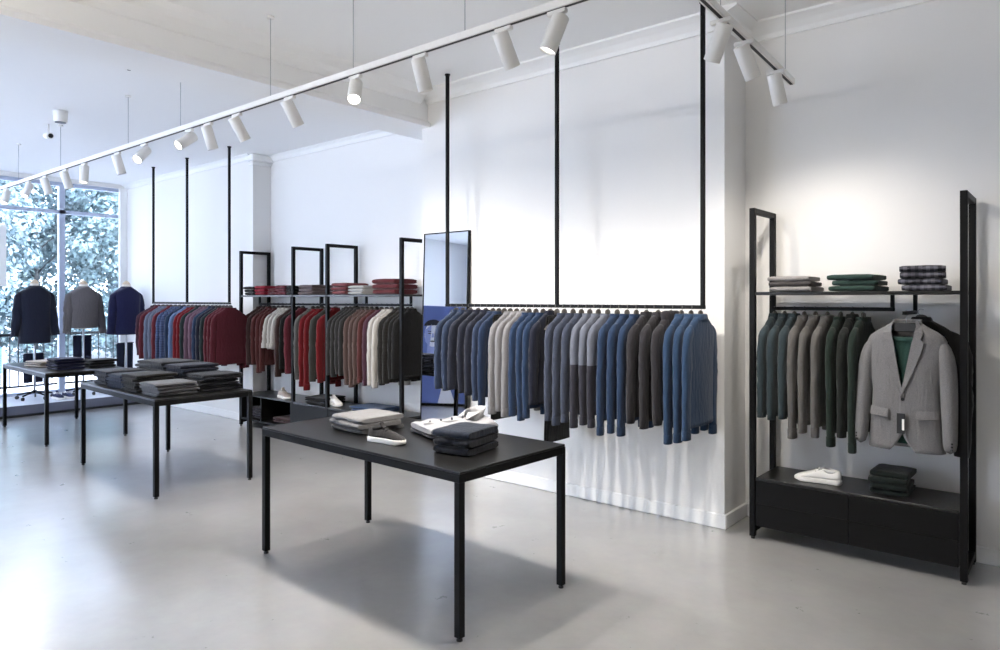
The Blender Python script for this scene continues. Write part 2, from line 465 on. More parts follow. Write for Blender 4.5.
# ------------------------------------------------------------------ folded clothes
def folded(mat, w, d, h, seed, loc, rotz=0.0, label='', cat='folded clothes', group=None, name='folded_sweater', front='-y', droop=0.0):
    """one folded garment: rounded fold along its front edge, two plies visible, softly uneven top; w across the fold, d deep"""
    rnd = random.Random(seed)
    n = 15; rings = []
    prof = [(-.5, .50), (-.49, .72), (-.465, .93), (-.40, 1.0), (-.2, 1.0), (0, 1.0), (.2, 1.0), (.40, .98), (.475, .86), (.48, .66), (.46, .52), (.485, .36), (.47, .10), (.40, 0), (.2, 0), (0, 0), (-.2, 0), (-.40, 0), (-.465, .06), (-.49, .26)]
    ph = rnd.uniform(0, 6.28)
    for i in range(n):
        u = -1 + 2 * i / (n - 1); x = u * w / 2 * (1 - .0)
        e = abs(u)
        sh = 1 - .28 * max(0, e - .8) / .2
        if e > .99: sh = .74
        r = []
        for py, pz in prof:
            y = py * d * (1 - (.03 if e > .99 else 0)) + .004 * math.sin(5 * u + ph)
            z = (pz - .5) * h * sh + .5 * h
            if pz > .5: z += h * .05 * math.sin(4 * u + ph + py * 5) * (1 - e * e) * (1 - (2 * py) ** 2 * .8) - droop * (1 if py > .3 else 0)
            if pz <= 0.0: z = (.5 - .5 * sh) * h * .5
            r.append((x, y, z))
        rings.append(r)
    o = MB().loft(rings).build(name, mat, loc=loc, rot=(0, 0, rotz))
    return tag(o, label, cat, group)

STK = ['topmost', 'second down', 'third down', 'fourth down', 'fifth down', 'sixth down', 'seventh down']
def stack(mats, w, d, h, x, y, z, rotz, seed, desc, noun, where, group, jit=.012, name='folded_sweater', cat='folded clothes', drift=(0, 0)):
    n = len(mats); rnd = random.Random(seed)
    for i in range(n):
        lab = '%s %s, %s of the pile %s' % (desc if isinstance(desc, str) else desc[i], noun, ('lowest' if i == 0 and n > 1 else STK[n - 1 - i]), where)
        folded(mats[i], w * rnd.uniform(.95, 1.02), d * rnd.uniform(.95, 1.02), h * .97, seed * 10 + i, (x + rnd.uniform(-jit, jit) + drift[0] * i, y + rnd.uniform(-jit, jit) + drift[1] * i, z + .0012 + i * h), rotz + rnd.uniform(-.07, .07), lab, cat, group, name)

# ------------------------------------------------------------------ garments
def ring_ell(w, t, z, n, amp, kf, ph, dx=0.0, dy=0.0, skew=0.0):
    r = []
    for k in range(n):
        a = 2 * PI * k / n
        ca, sa = math.cos(a), math.sin(a)
        y = w * math.copysign(abs(ca) ** .75, ca); x = t * math.copysign(abs(sa) ** .7, sa)
        x += amp * math.sin(kf * y + ph) + skew * y
        r.append((x + dx, y + dy, z))
    return r

def garment(root, mat, L=.76, hw=.185, th=.03, sl=.64, arm=.045, armx=.028, seed=0, collar=None, cuff=None, hem=None, spread=.0, fold=.006, sh=.205, swing=0.0, rolled=False, cuffl=.055, sleeves=True, vest=False, lift=0.0):
    """one hanging top. local frame: z=0 at the rail, width along y, thickness along x"""
    rnd = random.Random(seed)
    ph, kf = rnd.uniform(0, 6.28), rnd.uniform(16, 26)
    N = 30
    zt = -.062 + lift
    zs = [(0, .052, .8), (-.012, .072, .85), (-.034, .112, .9), (-.062, .150, .95), (-.090, sh - .026, 1), (-.115, sh - .010, 1), (-.16, sh - .008, 1), (-.24, hw, 1), (-.36, hw * .985, 1), (-.48, hw * .98, 1), (-.6, hw * 1.0, 1), (-.7, hw * 1.02, 1)]
    rings = []
    sc = (L - .105) / .72
    for i, (z, w, tt) in enumerate(zs):
        zz = z if z > -.11 else -.105 + (z + .105) * sc
        g = max(0, min(1, (-z - .1) / .5))
        rings.append(ring_ell(w, th * tt * (.72 + .28 * (1 - g) if th < .05 else 1), zt + zz, N, fold * g, kf, ph + z * 3, skew=0))
    zh = zt - .105 - (.72 - .105) * sc - .0
    for q, ww in ((.02, 1.025), (.045, 1.03)):
        rings.append(ring_ell(hw * ww, th * .8 if th < .05 else th, zt - .105 + (-.72 + .105) * sc - q + .03, N, fold, kf, ph - 2.2))
    body = MB().loft(rings, cap0=False, cap1=False).build('body', mat, root)
    s_ = body.modifiers.new('thick', 'SOLIDIFY'); s_.thickness = .003; s_.offset = 0
    zb = rings[-1][0][2]
    if hem is not None:
        MB().loft([[(p[0] * 1.04, p[1] * 1.01, zb + dz) for p in rings[-1]] for dz in (.055, .05, .004, 0)], False, False).build('hem_band', hem, root)
    if sleeves:
        for s in (-1, 1):
            r2 = random.Random(seed * 7 + s + 3)
            dx = r2.uniform(-.010, .010); sw = r2.uniform(0, .022) + spread
            sl_ = sl * r2.uniform(.97, 1.04)
            o_ = sh - .010
            P = [(.128, -.064), (.152, -.088), (o_ - .014, -.128), (o_ - .004, -.19), (o_ + sw * .2, -.19 - (sl_ - .19) * .33), (o_ + .002 + sw * .5, -.19 - (sl_ - .19) * .66), (o_ - .006 + sw, -sl_ - .02)]
            if rolled: P = [(.128, -.064), (.152, -.088), (o_ - .014, -.128), (o_ - .004, -.19), (o_ + .004 + sw * .4, -.27), (o_ + .006 + sw * .6, -.34), (o_ + .006 + sw, -.41)]
            R = [.016, .030, arm * .95, arm * 1.04, arm * 1.0, arm * .9, arm * .74]
            rg = []
            n = 16
            phs = r2.uniform(0, 6.28)
            dense = []
            for i in range(len(P) - 1):
                kk = 2 if i < 3 else 4
                for j in range(kk):
                    t_ = j / kk
                    dense.append((P[i][0] + (P[i + 1][0] - P[i][0]) * t_, P[i][1] + (P[i + 1][1] - P[i][1]) * t_, R[i] + (R[i + 1] - R[i]) * t_))
            dense.append((P[-1][0], P[-1][1], R[-1]))
            for i, (py, pz, rr) in enumerate(dense):
                a_ = dense[max(0, i - 1)]; b_ = dense[min(len(dense) - 1, i + 1)]
                ty, tz = b_[0] - a_[0], b_[1] - a_[1]; l = math.hypot(ty, tz); ty /= l; tz /= l
                ny, nz = -tz, ty
                q = i / (len(dense) - 1)
                wob = 1 + .07 * math.sin(i * 1.3 + phs) * (.3 + q); crease = .10 * math.exp(-((q - .55) / .18) ** 2)
                ring = []
                ax = armx * (.95 if i > 2 else (.55 + .12 * i)) * (1 - .25 * q)
                for k in range(n):
                    a = 2 * PI * k / n
                    cu, su = math.cos(a), math.sin(a)
                    u = math.copysign(abs(cu) ** .8, cu) * rr * wob * (1 + crease * math.sin(5 * a + i * 2.3)); v = math.copysign(abs(su) ** .8, su) * ax * (1 + .10 * math.sin(2 * a + phs + i * .7) + crease * math.sin(3 * a + i * 1.9 + phs))
                    ring.append((v + dx * q + swing * q, s * (py + ny * u), zt + .062 * 0 + pz + nz * u))
                rg.append(ring)
            so = MB().loft(rg, cap0=True, cap1=True).build('sleeve', mat, root)
            if cuff is not None:
                last = rg[-1]; cx = sum(p[0] for p in last) / n; cy = sum(p[1] for p in last) / n; cz = sum(p[2] for p in last) / n
                cr = []
                k0 = 1.12 if not rolled else 1.35
                for dz, k_ in ((cuffl * .5, k0 * .98), (cuffl * .45, k0), (-cuffl * .5, k0), (-cuffl * .55, k0 * .9)):
                    cr.append([(cx + (p[0] - cx) * k_, cy + (p[1] - cy) * k_, cz + dz) for p in last])
                MB().loft(cr).build('cuff', cuff, so)
    if collar is not None:
        kind, cm = collar
        if kind == 'shirt':
            k_ = 1 if th < .05 else 1.15
            cr = [ring_ell(.052 * k_, .026 if th < .05 else .055, zt + dz, 22, 0, 1, 0) for dz in (-.012, .004, .012)] + [ring_ell(w_ * k_, .033 if th < .05 else .07, zt + dz, 22, 0, 1, 0) for w_, dz in ((.058, .006), (.078, -.026))]
        elif kind == 'stand':
            cr = [ring_ell(.062 - .005 * j, (.034 if th < .05 else .06) - .002 * j, zt + dz, 22, 0, 1, 0) for j, dz in enumerate((-.018, .0, .012, .020))]
        elif kind == 'hood':
            cr = [ring_ell(w_, t_, zt + dz, 22, .004, 40, 1) for w_, t_, dz in ((.10, .034, -.03), (.105, .038, .0), (.095, .036, .022), (.06, .026, .03))]
        else:
            cr = [ring_ell(.072, (.033 if th < .05 else .06), zt + dz, 22, 0, 1, 0) for dz in (-.022, -.006, .004)] + [ring_ell(.060, (.026 if th < .05 else .05), zt + .002, 22, 0, 1, 0)]
        co = MB().loft(cr, False, False).build('collar', cm, root)
    return zt, zb

def hanger_proto():
    o = thing('clothes_hanger', '', 'hanger')
    h = MB()
    arc = [(0, .0, -.052), (0, 0, -.03)]
    for k in range(9):
        a = -PI / 2 + PI * 1.25 * k / 8
        arc.append((0, .017 * math.cos(a), -.0135 + .017 * math.sin(a)))
    h.tube(arc, .0021, 6); h.build('hook', M_GREYM, o)
    b_ = MB()
    P = [(-.150, -.166), (-.135, -.156), (-.09, -.126), (-.04, -.094), (0, -.076), (.04, -.094), (.09, -.126), (.135, -.156), (.150, -.166)]
    W = [.005, .008, .010, .012, .017, .012, .010, .008, .005]
    b_.loft([[(.008 * math.cos(a), y + .0 * math.sin(a), z - .006 + w_ * .6 * math.sin(a)) for a in [2 * PI * k / 10 for k in range(10)]] for (y, z), w_ in zip(P, W)])
    # wooden head that stands above the collar
    b_.loft([[(.010 * r_ * math.cos(a), .03 * r_ * math.sin(a), z) for a in [2 * PI * k / 12 for k in range(12)]] for z, r_ in ((-.07, 1.0), (-.052, 1.1), (-.040, 1.0), (-.032, .7), (-.028, .25))])
    b_.build('hanger_body', M_HANG, o)
    return o
HP = hanger_proto(); hp_used = [False]
def hanger(loc, rot, label, group):
    if not hp_used[0]:
        o = HP; hp_used[0] = True
    else:
        o = dup(HP)
    o.location = loc; o.rotation_euler = rot; o['label'] = label; o['group'] = group
    return o

COL = dict(navy=((62, 76, 104), 'plain'), ink=((52, 56, 72), 'plain'), bnavy=((50, 68, 100), 'plain'), pale=((166, 165, 168), 'melange'), blue=((54, 76, 110), 'plain'), midnight=((40, 44, 62), 'plain'),
           slate=((82, 90, 110), 'melange'), two=((134, 140, 156), 'twotone', (66, 66, 78)), charcoal=((62, 60, 65), 'plain'), denim=((58, 84, 118), 'melange'),
           plum=((92, 60, 76), 'plain'), maroon=((120, 50, 62), 'plain'), lslate=((128, 138, 164), 'melange'), red=((130, 30, 40), 'plain'), mauve=((124, 96, 116), 'melange'), dgreen=((46, 58, 62), 'plain'),
           burg=((104, 40, 52), 'melange'), check=((96, 116, 160), 'plaid', (64, 78, 116)), lblue=((120, 146, 192), 'melange'), brown=((78, 58, 56), 'plain'), mbrown=((100, 54, 54), 'plain'), white=((226, 222, 216), 'plain'),
           black=((30, 30, 31), 'plain'), grey=((112, 112, 110), 'melange'), olive=((78, 78, 74), 'melange'), crimson=((132, 32, 38), 'plain'), dchar=((58, 57, 57), 'melange'), cocoa=((104, 84, 80), 'melange'), blackp=((54, 52, 50), 'plaid', (36, 35, 34)),
           teal=((64, 78, 84), 'plain'), taupe=((120, 117, 115), 'melange'), forest=((46, 60, 54), 'plain'), blackg=((38, 42, 40), 'plain'))
NAMES = dict(navy='navy', ink='ink blue', bnavy='deep blue', pale='pale grey', blue='bright blue', midnight='midnight navy', slate='slate blue', two='two-tone grey', charcoal='charcoal', denim='denim blue', plum='plum', maroon='maroon',
             lslate='light slate', red='red', mauve='mauve', dgreen='dark green-grey', burg='burgundy', check='blue checked', lblue='light blue', brown='dark brown', mbrown='maroon-brown', white='white', black='black', grey='mid grey', olive='olive grey',
             crimson='crimson', dchar='dark charcoal', cocoa='cocoa brown', blackp='black checked', teal='dark teal-grey', taupe='taupe grey', forest='dark green', blackg='black-green')
def fab(k):
    c = COL[k]; return fabric(c[0], c[1], c[2] if len(c) > 2 else None)

def place(x, y, z, ck, kind, i, n, end_a, end_b, rail, group, seed, L=.74, hscale=1.0, rot=0.0, hang=True, th=None):
    """hang one garment and its hanger on a rail; labels count from whichever end of the rail is closer"""
    od = ORD[i + 1] if i < (n + 1) // 2 else ORD[n - i]
    end = end_a if i < (n + 1) // 2 else end_b
    lab = '%s %s hanging %s from %s on %s' % (NAMES[ck], kind, od, end, rail)
    rnd = random.Random(seed)
    m = fab(ck)
    nm = {'shirt': 'hanging_shirt', 'jacket': 'hanging_jacket', 'sweater': 'hanging_sweater', 'parka': 'hanging_parka', 'trousers': 'hanging_trousers', 'coat': 'hanging_coat'}[kind]
    o = thing(nm, lab, kind, (x, y, z), (0, 0, rot + rnd.uniform(-.02, .02)), group)
    t0 = th or .027
    if kind == 'trousers':
        for s in (-1, 1):
            rg = [ring_ell(w_, .011, zz, 18, .002, 30, s, dx=s * .012) for zz, w_ in ((-.085, .09), (-.10, .125), (-.3, .13), (-.6, .135), (-L, .15))]
            MB().loft(rg, True, True).build('leg', m, o)
        MB().loft([ring_ell(w_, .014, zz, 18, 0, 1, 0) for zz, w_ in ((-.075, .10), (-.083, .128), (-.11, .13))], True, True).build('waistband', m, o)
    elif kind == 'shirt':
        garment(o, m, L=L, th=t0, seed=seed, collar=('shirt', m), cuff=m, sl=L - .06, armx=.027, rolled=(ck == 'white' and L < .6), fold=.006)
    elif kind == 'sweater':
        garment(o, m, L=L, th=t0, seed=seed, collar=('knit', m), cuff=m, hem=m, sl=L - .05, armx=.026, arm=.042, fold=.004)
    elif kind == 'parka':
        garment(o, m, L=L, th=t0 * 1.15, seed=seed, collar=('hood', m), sl=L - .08, armx=.031, arm=.052, fold=.004)
    else:
        garment(o, m, L=L, th=t0, seed=seed, collar=('stand', m), sl=L - .08, armx=.029, arm=.048, fold=.004)
    hl = 'hanger holding the %s %s hung %s from %s' % (NAMES[ck], kind, od, end)
    if hang:
        hanger((x, y, z), (0, 0, rot), hl if len((hl + ' on ' + rail).replace('-', ' ').split()) > 16 else hl + ' on ' + rail, 'hangers on ' + rail)
    return o

# ------------------------------------------------------------------ suspended rails
def suspended_rail(label, x0, x1, xm, y, zt):
    o = thing('suspended_clothes_rail', label, 'clothes rail', (0, y, 0))
    for x in (x0, xm, x1):
        r = MB().cbox((x, 0, (zt + 1.452) / 2), (.025, .025, zt - 1.452)).build('rod', M_BLACK, o, bevel=.002)
        MB().tube([(x, 0, zt - .012), (x, 0, zt)], .022, 14).build('ceiling_mount', M_BLACK, r)
    MB().cbox(((x0 + x1) / 2, 0, 1.449), (x1 - x0 + .028, .028, .024)).build('crossbar', M_BLACK, o, bevel=.002)
    x = x0 + .05
    while x < x1 - .03:
        MB().cbox((x, 0, 1.449), (.006, .0296, .0256)).build('notch_ring', M_HANG, o); x += .0656
suspended_rail('long black suspended clothes rail full of blue shirts', -4.03, -1.815, -2.925, 4.15, ZC)
suspended_rail('black suspended clothes rail of burgundy and blue jackets near the window', -9.45, -7.51, -8.52, 4.15, ZL)
RZ = 1.458 - .017 + .0165

LONG = [(-3.93, 'navy', 'jacket'), (-3.855, 'navy', 'jacket'), (-3.775, 'ink', 'jacket'), (-3.69, 'ink', 'jacket'), (-3.61, 'ink', 'jacket'), (-3.535, 'navy', 'shirt'), (-3.475, 'bnavy', 'shirt'), (-3.42, 'black', 'trousers'), (-3.362, 'pale', 'shirt'), (-3.298, 'pale', 'shirt'), (-3.237, 'pale', 'shirt'),
        (-3.18, 'blue', 'sweater'), (-3.115, 'blue', 'sweater'), (-3.05, 'blue', 'sweater'), (-2.985, 'midnight', 'jacket'), (-2.925, 'black', 'trousers'), (-2.86, 'slate', 'sweater'), (-2.785, 'slate', 'sweater'), (-2.715, 'slate', 'sweater'), (-2.645, 'two', 'sweater'), (-2.575, 'two', 'sweater'),
        (-2.50, 'two', 'sweater'), (-2.425, 'blue', 'sweater'), (-2.35, 'blue', 'sweater'), (-2.28, 'blue', 'sweater'), (-2.205, 'charcoal', 'jacket'), (-2.12, 'charcoal', 'jacket'), (-2.03, 'charcoal', 'parka'), (-1.958, 'denim', 'shirt'), (-1.893, 'denim', 'shirt'), (-1.83, 'denim', 'shirt')]
LEN = dict(black=.87, navy=.68, ink=.68, bnavy=.72, pale=.75, blue=.77, midnight=.72, slate=.76, two=.74, charcoal=.74, denim=.77)
for i, (x, ck, kind) in enumerate(LONG):
    L = LEN[ck] + .012 * math.sin(i * 2.7)
    if kind == 'trousers': L = .98 if x > -3.2 else .87
    place(x, 4.15, RZ, ck, kind, i, len(LONG), 'the mirror', 'the wall corner', 'the long blue rail', 'clothes on the long suspended rail', 100 + i, L=L)

FAR = [(-9.41, 'plum', 'jacket'), (-9.30, 'maroon', 'jacket'), (-9.17, 'lslate', 'shirt'), (-9.06, 'lslate', 'shirt'), (-8.95, 'maroon', 'jacket'), (-8.83, 'check', 'shirt'), (-8.72, 'check', 'shirt'), (-8.60, 'bnavy', 'jacket'), (-8.49, 'lblue', 'shirt'), (-8.385, 'red', 'sweater'), (-8.295, 'red', 'sweater'),
       (-8.20, 'dgreen', 'jacket'), (-8.10, 'mauve', 'shirt'), (-8.00, 'mauve', 'shirt'), (-7.90, 'bnavy', 'jacket'), (-7.81, 'midnight', 'jacket'), (-7.72, 'dgreen', 'jacket'), (-7.64, 'burg', 'sweater'), (-7.565, 'burg', 'sweater'), (-7.49, 'burg', 'sweater')]
for i, (x, ck, kind) in enumerate(FAR):
    place(x, 4.15, RZ, ck, kind, i, len(FAR), 'the window', 'the tall shelving', 'the far rail', 'clothes on the far suspended rail', 200 + i, L=.70 + .02 * math.sin(i * 1.7), th=.033)

# ------------------------------------------------------------------ shelving racks
def rack(label, frames, base_fn, yf=4.36, yb=4.76, loc=(0, 0, 0), bar=None):
    o = thing('clothes_rack', label, 'clothes rack', loc)
    S = .034; Ht = 2.07
    for x in frames:
        f = MB()
        f.cbox((x, yf + S / 2, Ht / 2 + .008), (S, S, Ht - .016)); f.cbox((x, yb - S / 2, Ht / 2 + .008), (S, S, Ht - .016))
        f.cbox((x, (yf + yb) / 2, Ht - S / 2), (S, yb - yf - 2 * S, S))
        f.cbox((x, (yf + yb) / 2, .06), (S, yb - yf - 2 * S, S))
        fo = f.build('side_frame', M_BLACK, o, bevel=.002)
        for y in (yf + S / 2, yb - S / 2):
            MB().tube([(x, y, 0), (x, y, .012)], .012, 10).build('levelling_foot', M_DARKS, fo)
    x0, x1 = frames[0] - S / 2, frames[-1] + S / 2
    sh = MB(); sh.box((frames[0] + S / 2, yf + .004, 1.524), (frames[-1] - S / 2, yb - .004, 1.544)); sh.build('shelf', M_TABLE, o, bevel=.002)
    bx0, bx1 = bar
    yc = (yf + yb) / 2
    r = MB(); r.cbox(((bx0 + bx1) / 2, yc, 1.440), (bx1 - bx0, .022, .022))
    r.build('hanging_rail', M_BLACK, o, bevel=.003)
    k = max(2, int((bx1 - bx0) / .62) + 1)
    for i in range(k):
        x = bx0 + .012 + (bx1 - bx0 - .024) * i / (k - 1)
        MB().cbox((x, yc, 1.4875), (.02, .02, .073)).build('rail_bracket', M_BLACK, o)
    base_fn(o, x0, x1, yf, yb)
    return o

def base_drawers(o, x0, x1, yf, yb, z0=.085, z1=.385):
    c = MB(); c.box((x0 + .039, yf + .02, z0), (x1 - .039, yb - .002, z1 - .016)); c.build('cabinet_body', M_CAB, o)
    MB().box((x0 + .039, yf + .002, z1 - .016), (x1 - .039, yb, z1)).build('cabinet_top', M_TABLE, o, bevel=.002)
    n = 2 if x1 - x0 < 1.5 else 1
    zs = [(z0, (z0 + z1 - .02) / 2 - .001), ((z0 + z1 - .02) / 2 + .001, z1 - .018)]
    w = (x1 - x0 - .078) / n
    for i in range(n):
        for a, b_ in zs:
            MB().box((x0 + .039 + i * w + .001, yf + .001, a), (x0 + .039 + (i + 1) * w - .001, yf + .0195, b_)).build('drawer_front', M_CAB, o, bevel=.0015)

def base_long(o, x0, x1, yf, yb, z0=.085, z1=.385):
    xs = [-7.63, -6.60, -5.95, -4.86]
    T_ = .018
    MB().box((xs[0], yf + .002, z1 - .016), (xs[-1], yb, z1)).build('cabinet_top', M_TABLE, o, bevel=.002)
    c = MB(); c.box((xs[0], yf + .003, z0), (xs[1], yb, z0 + T_)); c.box((xs[0], yb - .012, z0 + T_), (xs[1], yb, z1 - .016))
    for x in (xs[0], xs[0] + .42, xs[1] - T_): c.box((x, yf + .003, z0 + T_), (x + T_, yb - .012, z1 - .016))
    c.build('open_cubby', M_CAB, o)
    c = MB(); c.box((xs[1], yf + .02, z0), (xs[-1], yb - .002, z1 - .016)); c.build('cabinet_body', M_CAB, o)
    for a, b_ in ((xs[1], xs[2]), (xs[2], (xs[2] + xs[3]) / 2), ((xs[2] + xs[3]) / 2, xs[3])):
        MB().box((a + .002, yf + .001, z0), (b_ - .002, yf + .0195, z1 - .02)).build('drawer_front', M_CAB, o, bevel=.0015)

rack('tall black clothes rack with drawers holding the grey blazer', [-1.585, -0.475], base_drawers, bar=(-1.53, -0.83))
rack('long black shelving with four tall frames in the alcove', [-7.65, -6.58, -5.97, -4.84], base_long, bar=(-7.56, -4.90))
RZ2 = 1.4515

NEAR = [(-1.51, 'teal', 'jacket'), (-1.45, 'teal', 'jacket'), (-1.39, 'teal', 'jacket'), (-1.33, 'taupe', 'shirt'), (-1.265, 'taupe', 'shirt'), (-1.195, 'taupe', 'shirt'), (-1.12, 'forest', 'sweater'), (-1.055, 'blackg', 'jacket'), (-0.995, 'forest', 'sweater')]
for i, (x, ck, kind) in enumerate(NEAR):
    L = {'teal': .68, 'taupe': .72, 'forest': .76, 'blackg': .74}[ck]
    place(x, 4.56, RZ2, ck, kind, i, len(NEAR), 'the wall return', 'the grey blazer', 'the rack with drawers', 'clothes on the rack with drawers', 300 + i, L=L, rot=-.06)

MID = [(-7.53, 'brown', 'jacket'), (-7.435, 'brown', 'jacket'), (-7.34, 'mbrown', 'jacket'), (-7.245, 'mbrown', 'sweater'), (-7.155, 'mbrown', 'sweater'), (-7.07, 'white', 'shirt'), (-6.995, 'white', 'shirt'), (-6.92, 'white', 'shirt'), (-6.84, 'brown', 'coat'), (-6.755, 'black', 'jacket'), (-6.67, 'maroon', 'shirt'),
       (-6.48, 'grey', 'sweater'), (-6.40, 'crimson', 'sweater'), (-6.31, 'crimson', 'sweater'), (-6.20, 'olive', 'coat'), (-6.08, 'crimson', 'jacket'), (-5.90, 'dchar', 'jacket'), (-5.835, 'dchar', 'jacket'), (-5.77, 'dchar', 'jacket'), (-5.705, 'dchar', 'jacket'), (-5.63, 'cocoa', 'sweater'), (-5.56, 'cocoa', 'sweater'),
       (-5.49, 'cocoa', 'sweater'), (-5.415, 'mbrown', 'sweater'), (-5.34, 'plum', 'sweater'), (-5.26, 'white', 'shirt'), (-5.185, 'white', 'shirt'), (-5.10, 'blackp', 'jacket'), (-5.03, 'blackp', 'jacket'), (-4.96, 'black', 'jacket'), (-4.90, 'black', 'jacket')]
ML = dict(brown=.70, mbrown=.72, white=.74, black=.70, maroon=.70, grey=.74, crimson=.84, olive=.78, dchar=.72, cocoa=.74, plum=.72, blackp=.76)
for i, (x, ck, kind) in enumerate(MID):
    L = ML[ck]
    if ck == 'white' and x < -6: L = .50
    if kind == 'coat': L = .80
    place(x, 4.56, RZ2, ck, kind, i, len(MID), 'the far wall', 'the mirror', 'the alcove shelving', 'clothes on the alcove shelving', 400 + i, L=L, th=.03)

# ------------------------------------------------------------------ blazer that faces the shop
def blazer():
    o = thing('grey_blazer', 'light grey blazer facing outward at the end of the rack with drawers', 'blazer', (-0.745, 4.40, 1.43), (0, 0, math.radians(-4)))
    o.scale = (.90, .95, 1)
    m = fabric((152, 151, 152), 'melange')
    lin_ = fabric((60, 60, 62), 'plain')
    # local: width along x, front toward -y
    def prof(z):
        pts = [(0, .075, .055), (-.03, .125, .06), (-.06, .185, .065), (-.09, .215, .068), (-.16, .215, .075), (-.26, .20, .085), (-.38, .187, .085), (-.5, .195, .082), (-.62, .205, .08), (-.70, .208, .078)]
        for (z0, w0, t0), (z1, w1, t1) in zip(pts, pts[1:]):
            if z1 <= z <= z0:
                q = (z - z0) / (z1 - z0); return w0 + (w1 - w0) * q, t0 + (t1 - t0) * q
        return pts[-1][1:]
    ZT = -.06
    def surf(x, z, off=0.0):
        """front surface point at x,z"""
        w, t_ = prof(max(-.70, min(0, z)))
        q = max(0, 1 - (abs(x) / (w + 1e-6)) ** 2.6)
        return (x, -t_ * q ** .45 - off, ZT + z)
    # back shell + two front panels, open as a V down to the button, cut away at the hem
    b_ = MB(); zs = [-.0 - .70 * i / 28 for i in range(29)]
    rows = []
    for z in zs:
        w, t_ = prof(z); rows.append([(w * math.cos(PI * k / 16), t_ * .9 * math.sin(PI * k / 16), ZT + z) for k in range(17)])
    vs = [p for r in rows for p in r]
    b_.add(vs, [(i * 17 + k, i * 17 + k + 1, (i + 1) * 17 + k + 1, (i + 1) * 17 + k) for i in range(28) for k in range(16)], True)
    def edge(z, s):
        if z > -.40:
            q = -z / .40
            e = .085 - .10 * q + .012 * math.sin(q * PI)
        elif z > -.52: e = -.015
        else:
            q = (-z - .52) / .18; e = -.015 + .085 * q ** 2.2
        return e
    for s in (-1, 1):
        rows = []
        for z in zs:
            w, _ = prof(z); e = max(-.02, edge(z, s)); r = []
            zz = z - (0.012 * 1 if z < -.6 else 0)
            for k in range(15):
                x = s * (e + (w - e) * k / 14)
                p = surf(x, z, .004 if s > 0 else .0); r.append((p[0], p[1] if k < 14 else 0, p[2]))
            rows.append(r)
        vs = [p for r in rows for p in r]
        b_.add(vs, [(i * 15 + k, i * 15 + k + 1, (i + 1) * 15 + k + 1, (i + 1) * 15 + k) for i in range(28) for k in range(14)], True)
    bo = b_.build('body', m, o); q = bo.modifiers.new('thick', 'SOLIDIFY'); q.thickness = .004; q.offset = 0
    for s in (-1, 1):
        P = [(.150, -.082, .0), (.184, -.108, -.002), (.214, -.18, -.006), (.226, -.30, -.014), (.234, -.45, -.028), (.240, -.60, -.045), (.243, -.69, -.055)]
        R = [.022, .042, .060, .060, .055, .049, .044]
        rg = []
        for i, ((x, z, y), r_) in enumerate(zip(P, R)):
            a = P[max(0, i - 1)]; c = P[min(6, i + 1)]; tx, tz = c[0] - a[0], c[1] - a[1]; l = math.hypot(tx, tz); nx, nz = -tz / l, tx / l
            rg.append([(s * (x + nx * math.cos(t_) * r_ * .8), y + math.sin(t_) * r_, ZT + z + nz * math.cos(t_) * r_ * .8) for t_ in [2 * PI * k / 18 for k in range(18)]])
        so = MB().loft(rg).build('sleeve', m, o, subsurf=1)
        for j in range(3):
            c = (s * .272, -.085, ZT - .66 + j * .016)
            MB().tube([(c[0] - s * .02, c[1], c[2]), (c[0] - s * .012, c[1] - .006, c[2])], .005, 8).build('cuff_button', lin_, so)
        # lapel with notch
        L_ = MB()
        out = [(.066, .012), (.088, -.02), (.108, -.055), (.098, -.085), (.092, -.090), (.112, -.105), (.108, -.135), (.078, -.22), (.035, -.32), (-.006, -.405)]
        inn = [(.060, .006), (.066, -.02), (.062, -.05), (.056, -.085), (.055, -.09), (.050, -.105), (.044, -.135), (.028, -.22), (.008, -.32), (-.012, -.405)]
        n = len(out); vs = []
        for (x, z) in out: vs.append(surf(s * x, z, .020 if z < -.02 else .008))
        for (x, z) in inn: vs.append(surf(s * x, z, .016 if z < -.02 else .008))
        for (x, z) in out: vs.append(surf(s * x, z, .006 if z < -.02 else .002))
        for (x, z) in inn: vs.append(surf(s * x, z, .004))
        fs = []
        for i in range(n - 1):
            fs += [(i, i + 1, n + i + 1, n + i), (2 * n + i, 3 * n + i, 3 * n + i + 1, 2 * n + i + 1), (i, 2 * n + i, 2 * n + i + 1, i + 1), (n + i, n + i + 1, 3 * n + i + 1, 3 * n + i)]
        L_.add(vs, fs); L_.build('lapel', m, o)
        # flap pocket
        p = MB(); vs = []
        for dz, of in ((0, .010), (-.044, .026)):
            for k in range(7): vs.append(surf(s * (.075 + .105 * k / 6), -.475 + dz + .006 * k / 6, of))
        p.add(vs, [(k, k + 1, 8 + k, 7 + k) for k in range(6)]); po = p.build('pocket_flap', m, o); q = po.modifiers.new('t', 'SOLIDIFY'); q.thickness = .006
    bp_ = MB(); vs = []
    for dz in (0, -.02):
        for k in range(6): vs.append(surf(.095 + .075 * k / 5, -.20 + dz + .014 * k / 5, .012))
    bp_.add(vs, [(k, k + 1, 7 + k, 6 + k) for k in range(5)]); po = bp_.build('breast_pocket', m, o); q = po.modifiers.new('t', 'SOLIDIFY'); q.thickness = .005
    for z in (-.415, -.51):
        p = surf(.004, z, .006); MB().tube([p, (p[0], p[1] - .006, p[2])], .009, 12).build('button', lin_, o)
    MB().loft([[(.080 * math.cos(PI * k / 12), .02 + .048 * math.sin(PI * k / 12), ZT + z) for k in range(13)] + [(.072 * math.cos(PI * k / 12), .016 + .042 * math.sin(PI * k / 12), ZT + z) for k in range(12, -1, -1)] for z in (-.03, .0, .018)]).build('collar', m, o)
    # black swing tag on the button
    tg = MB().cbox((.0, -.112, ZT - .545), (.045, .003, .11)).build('swing_tag', M_HANGB, o)
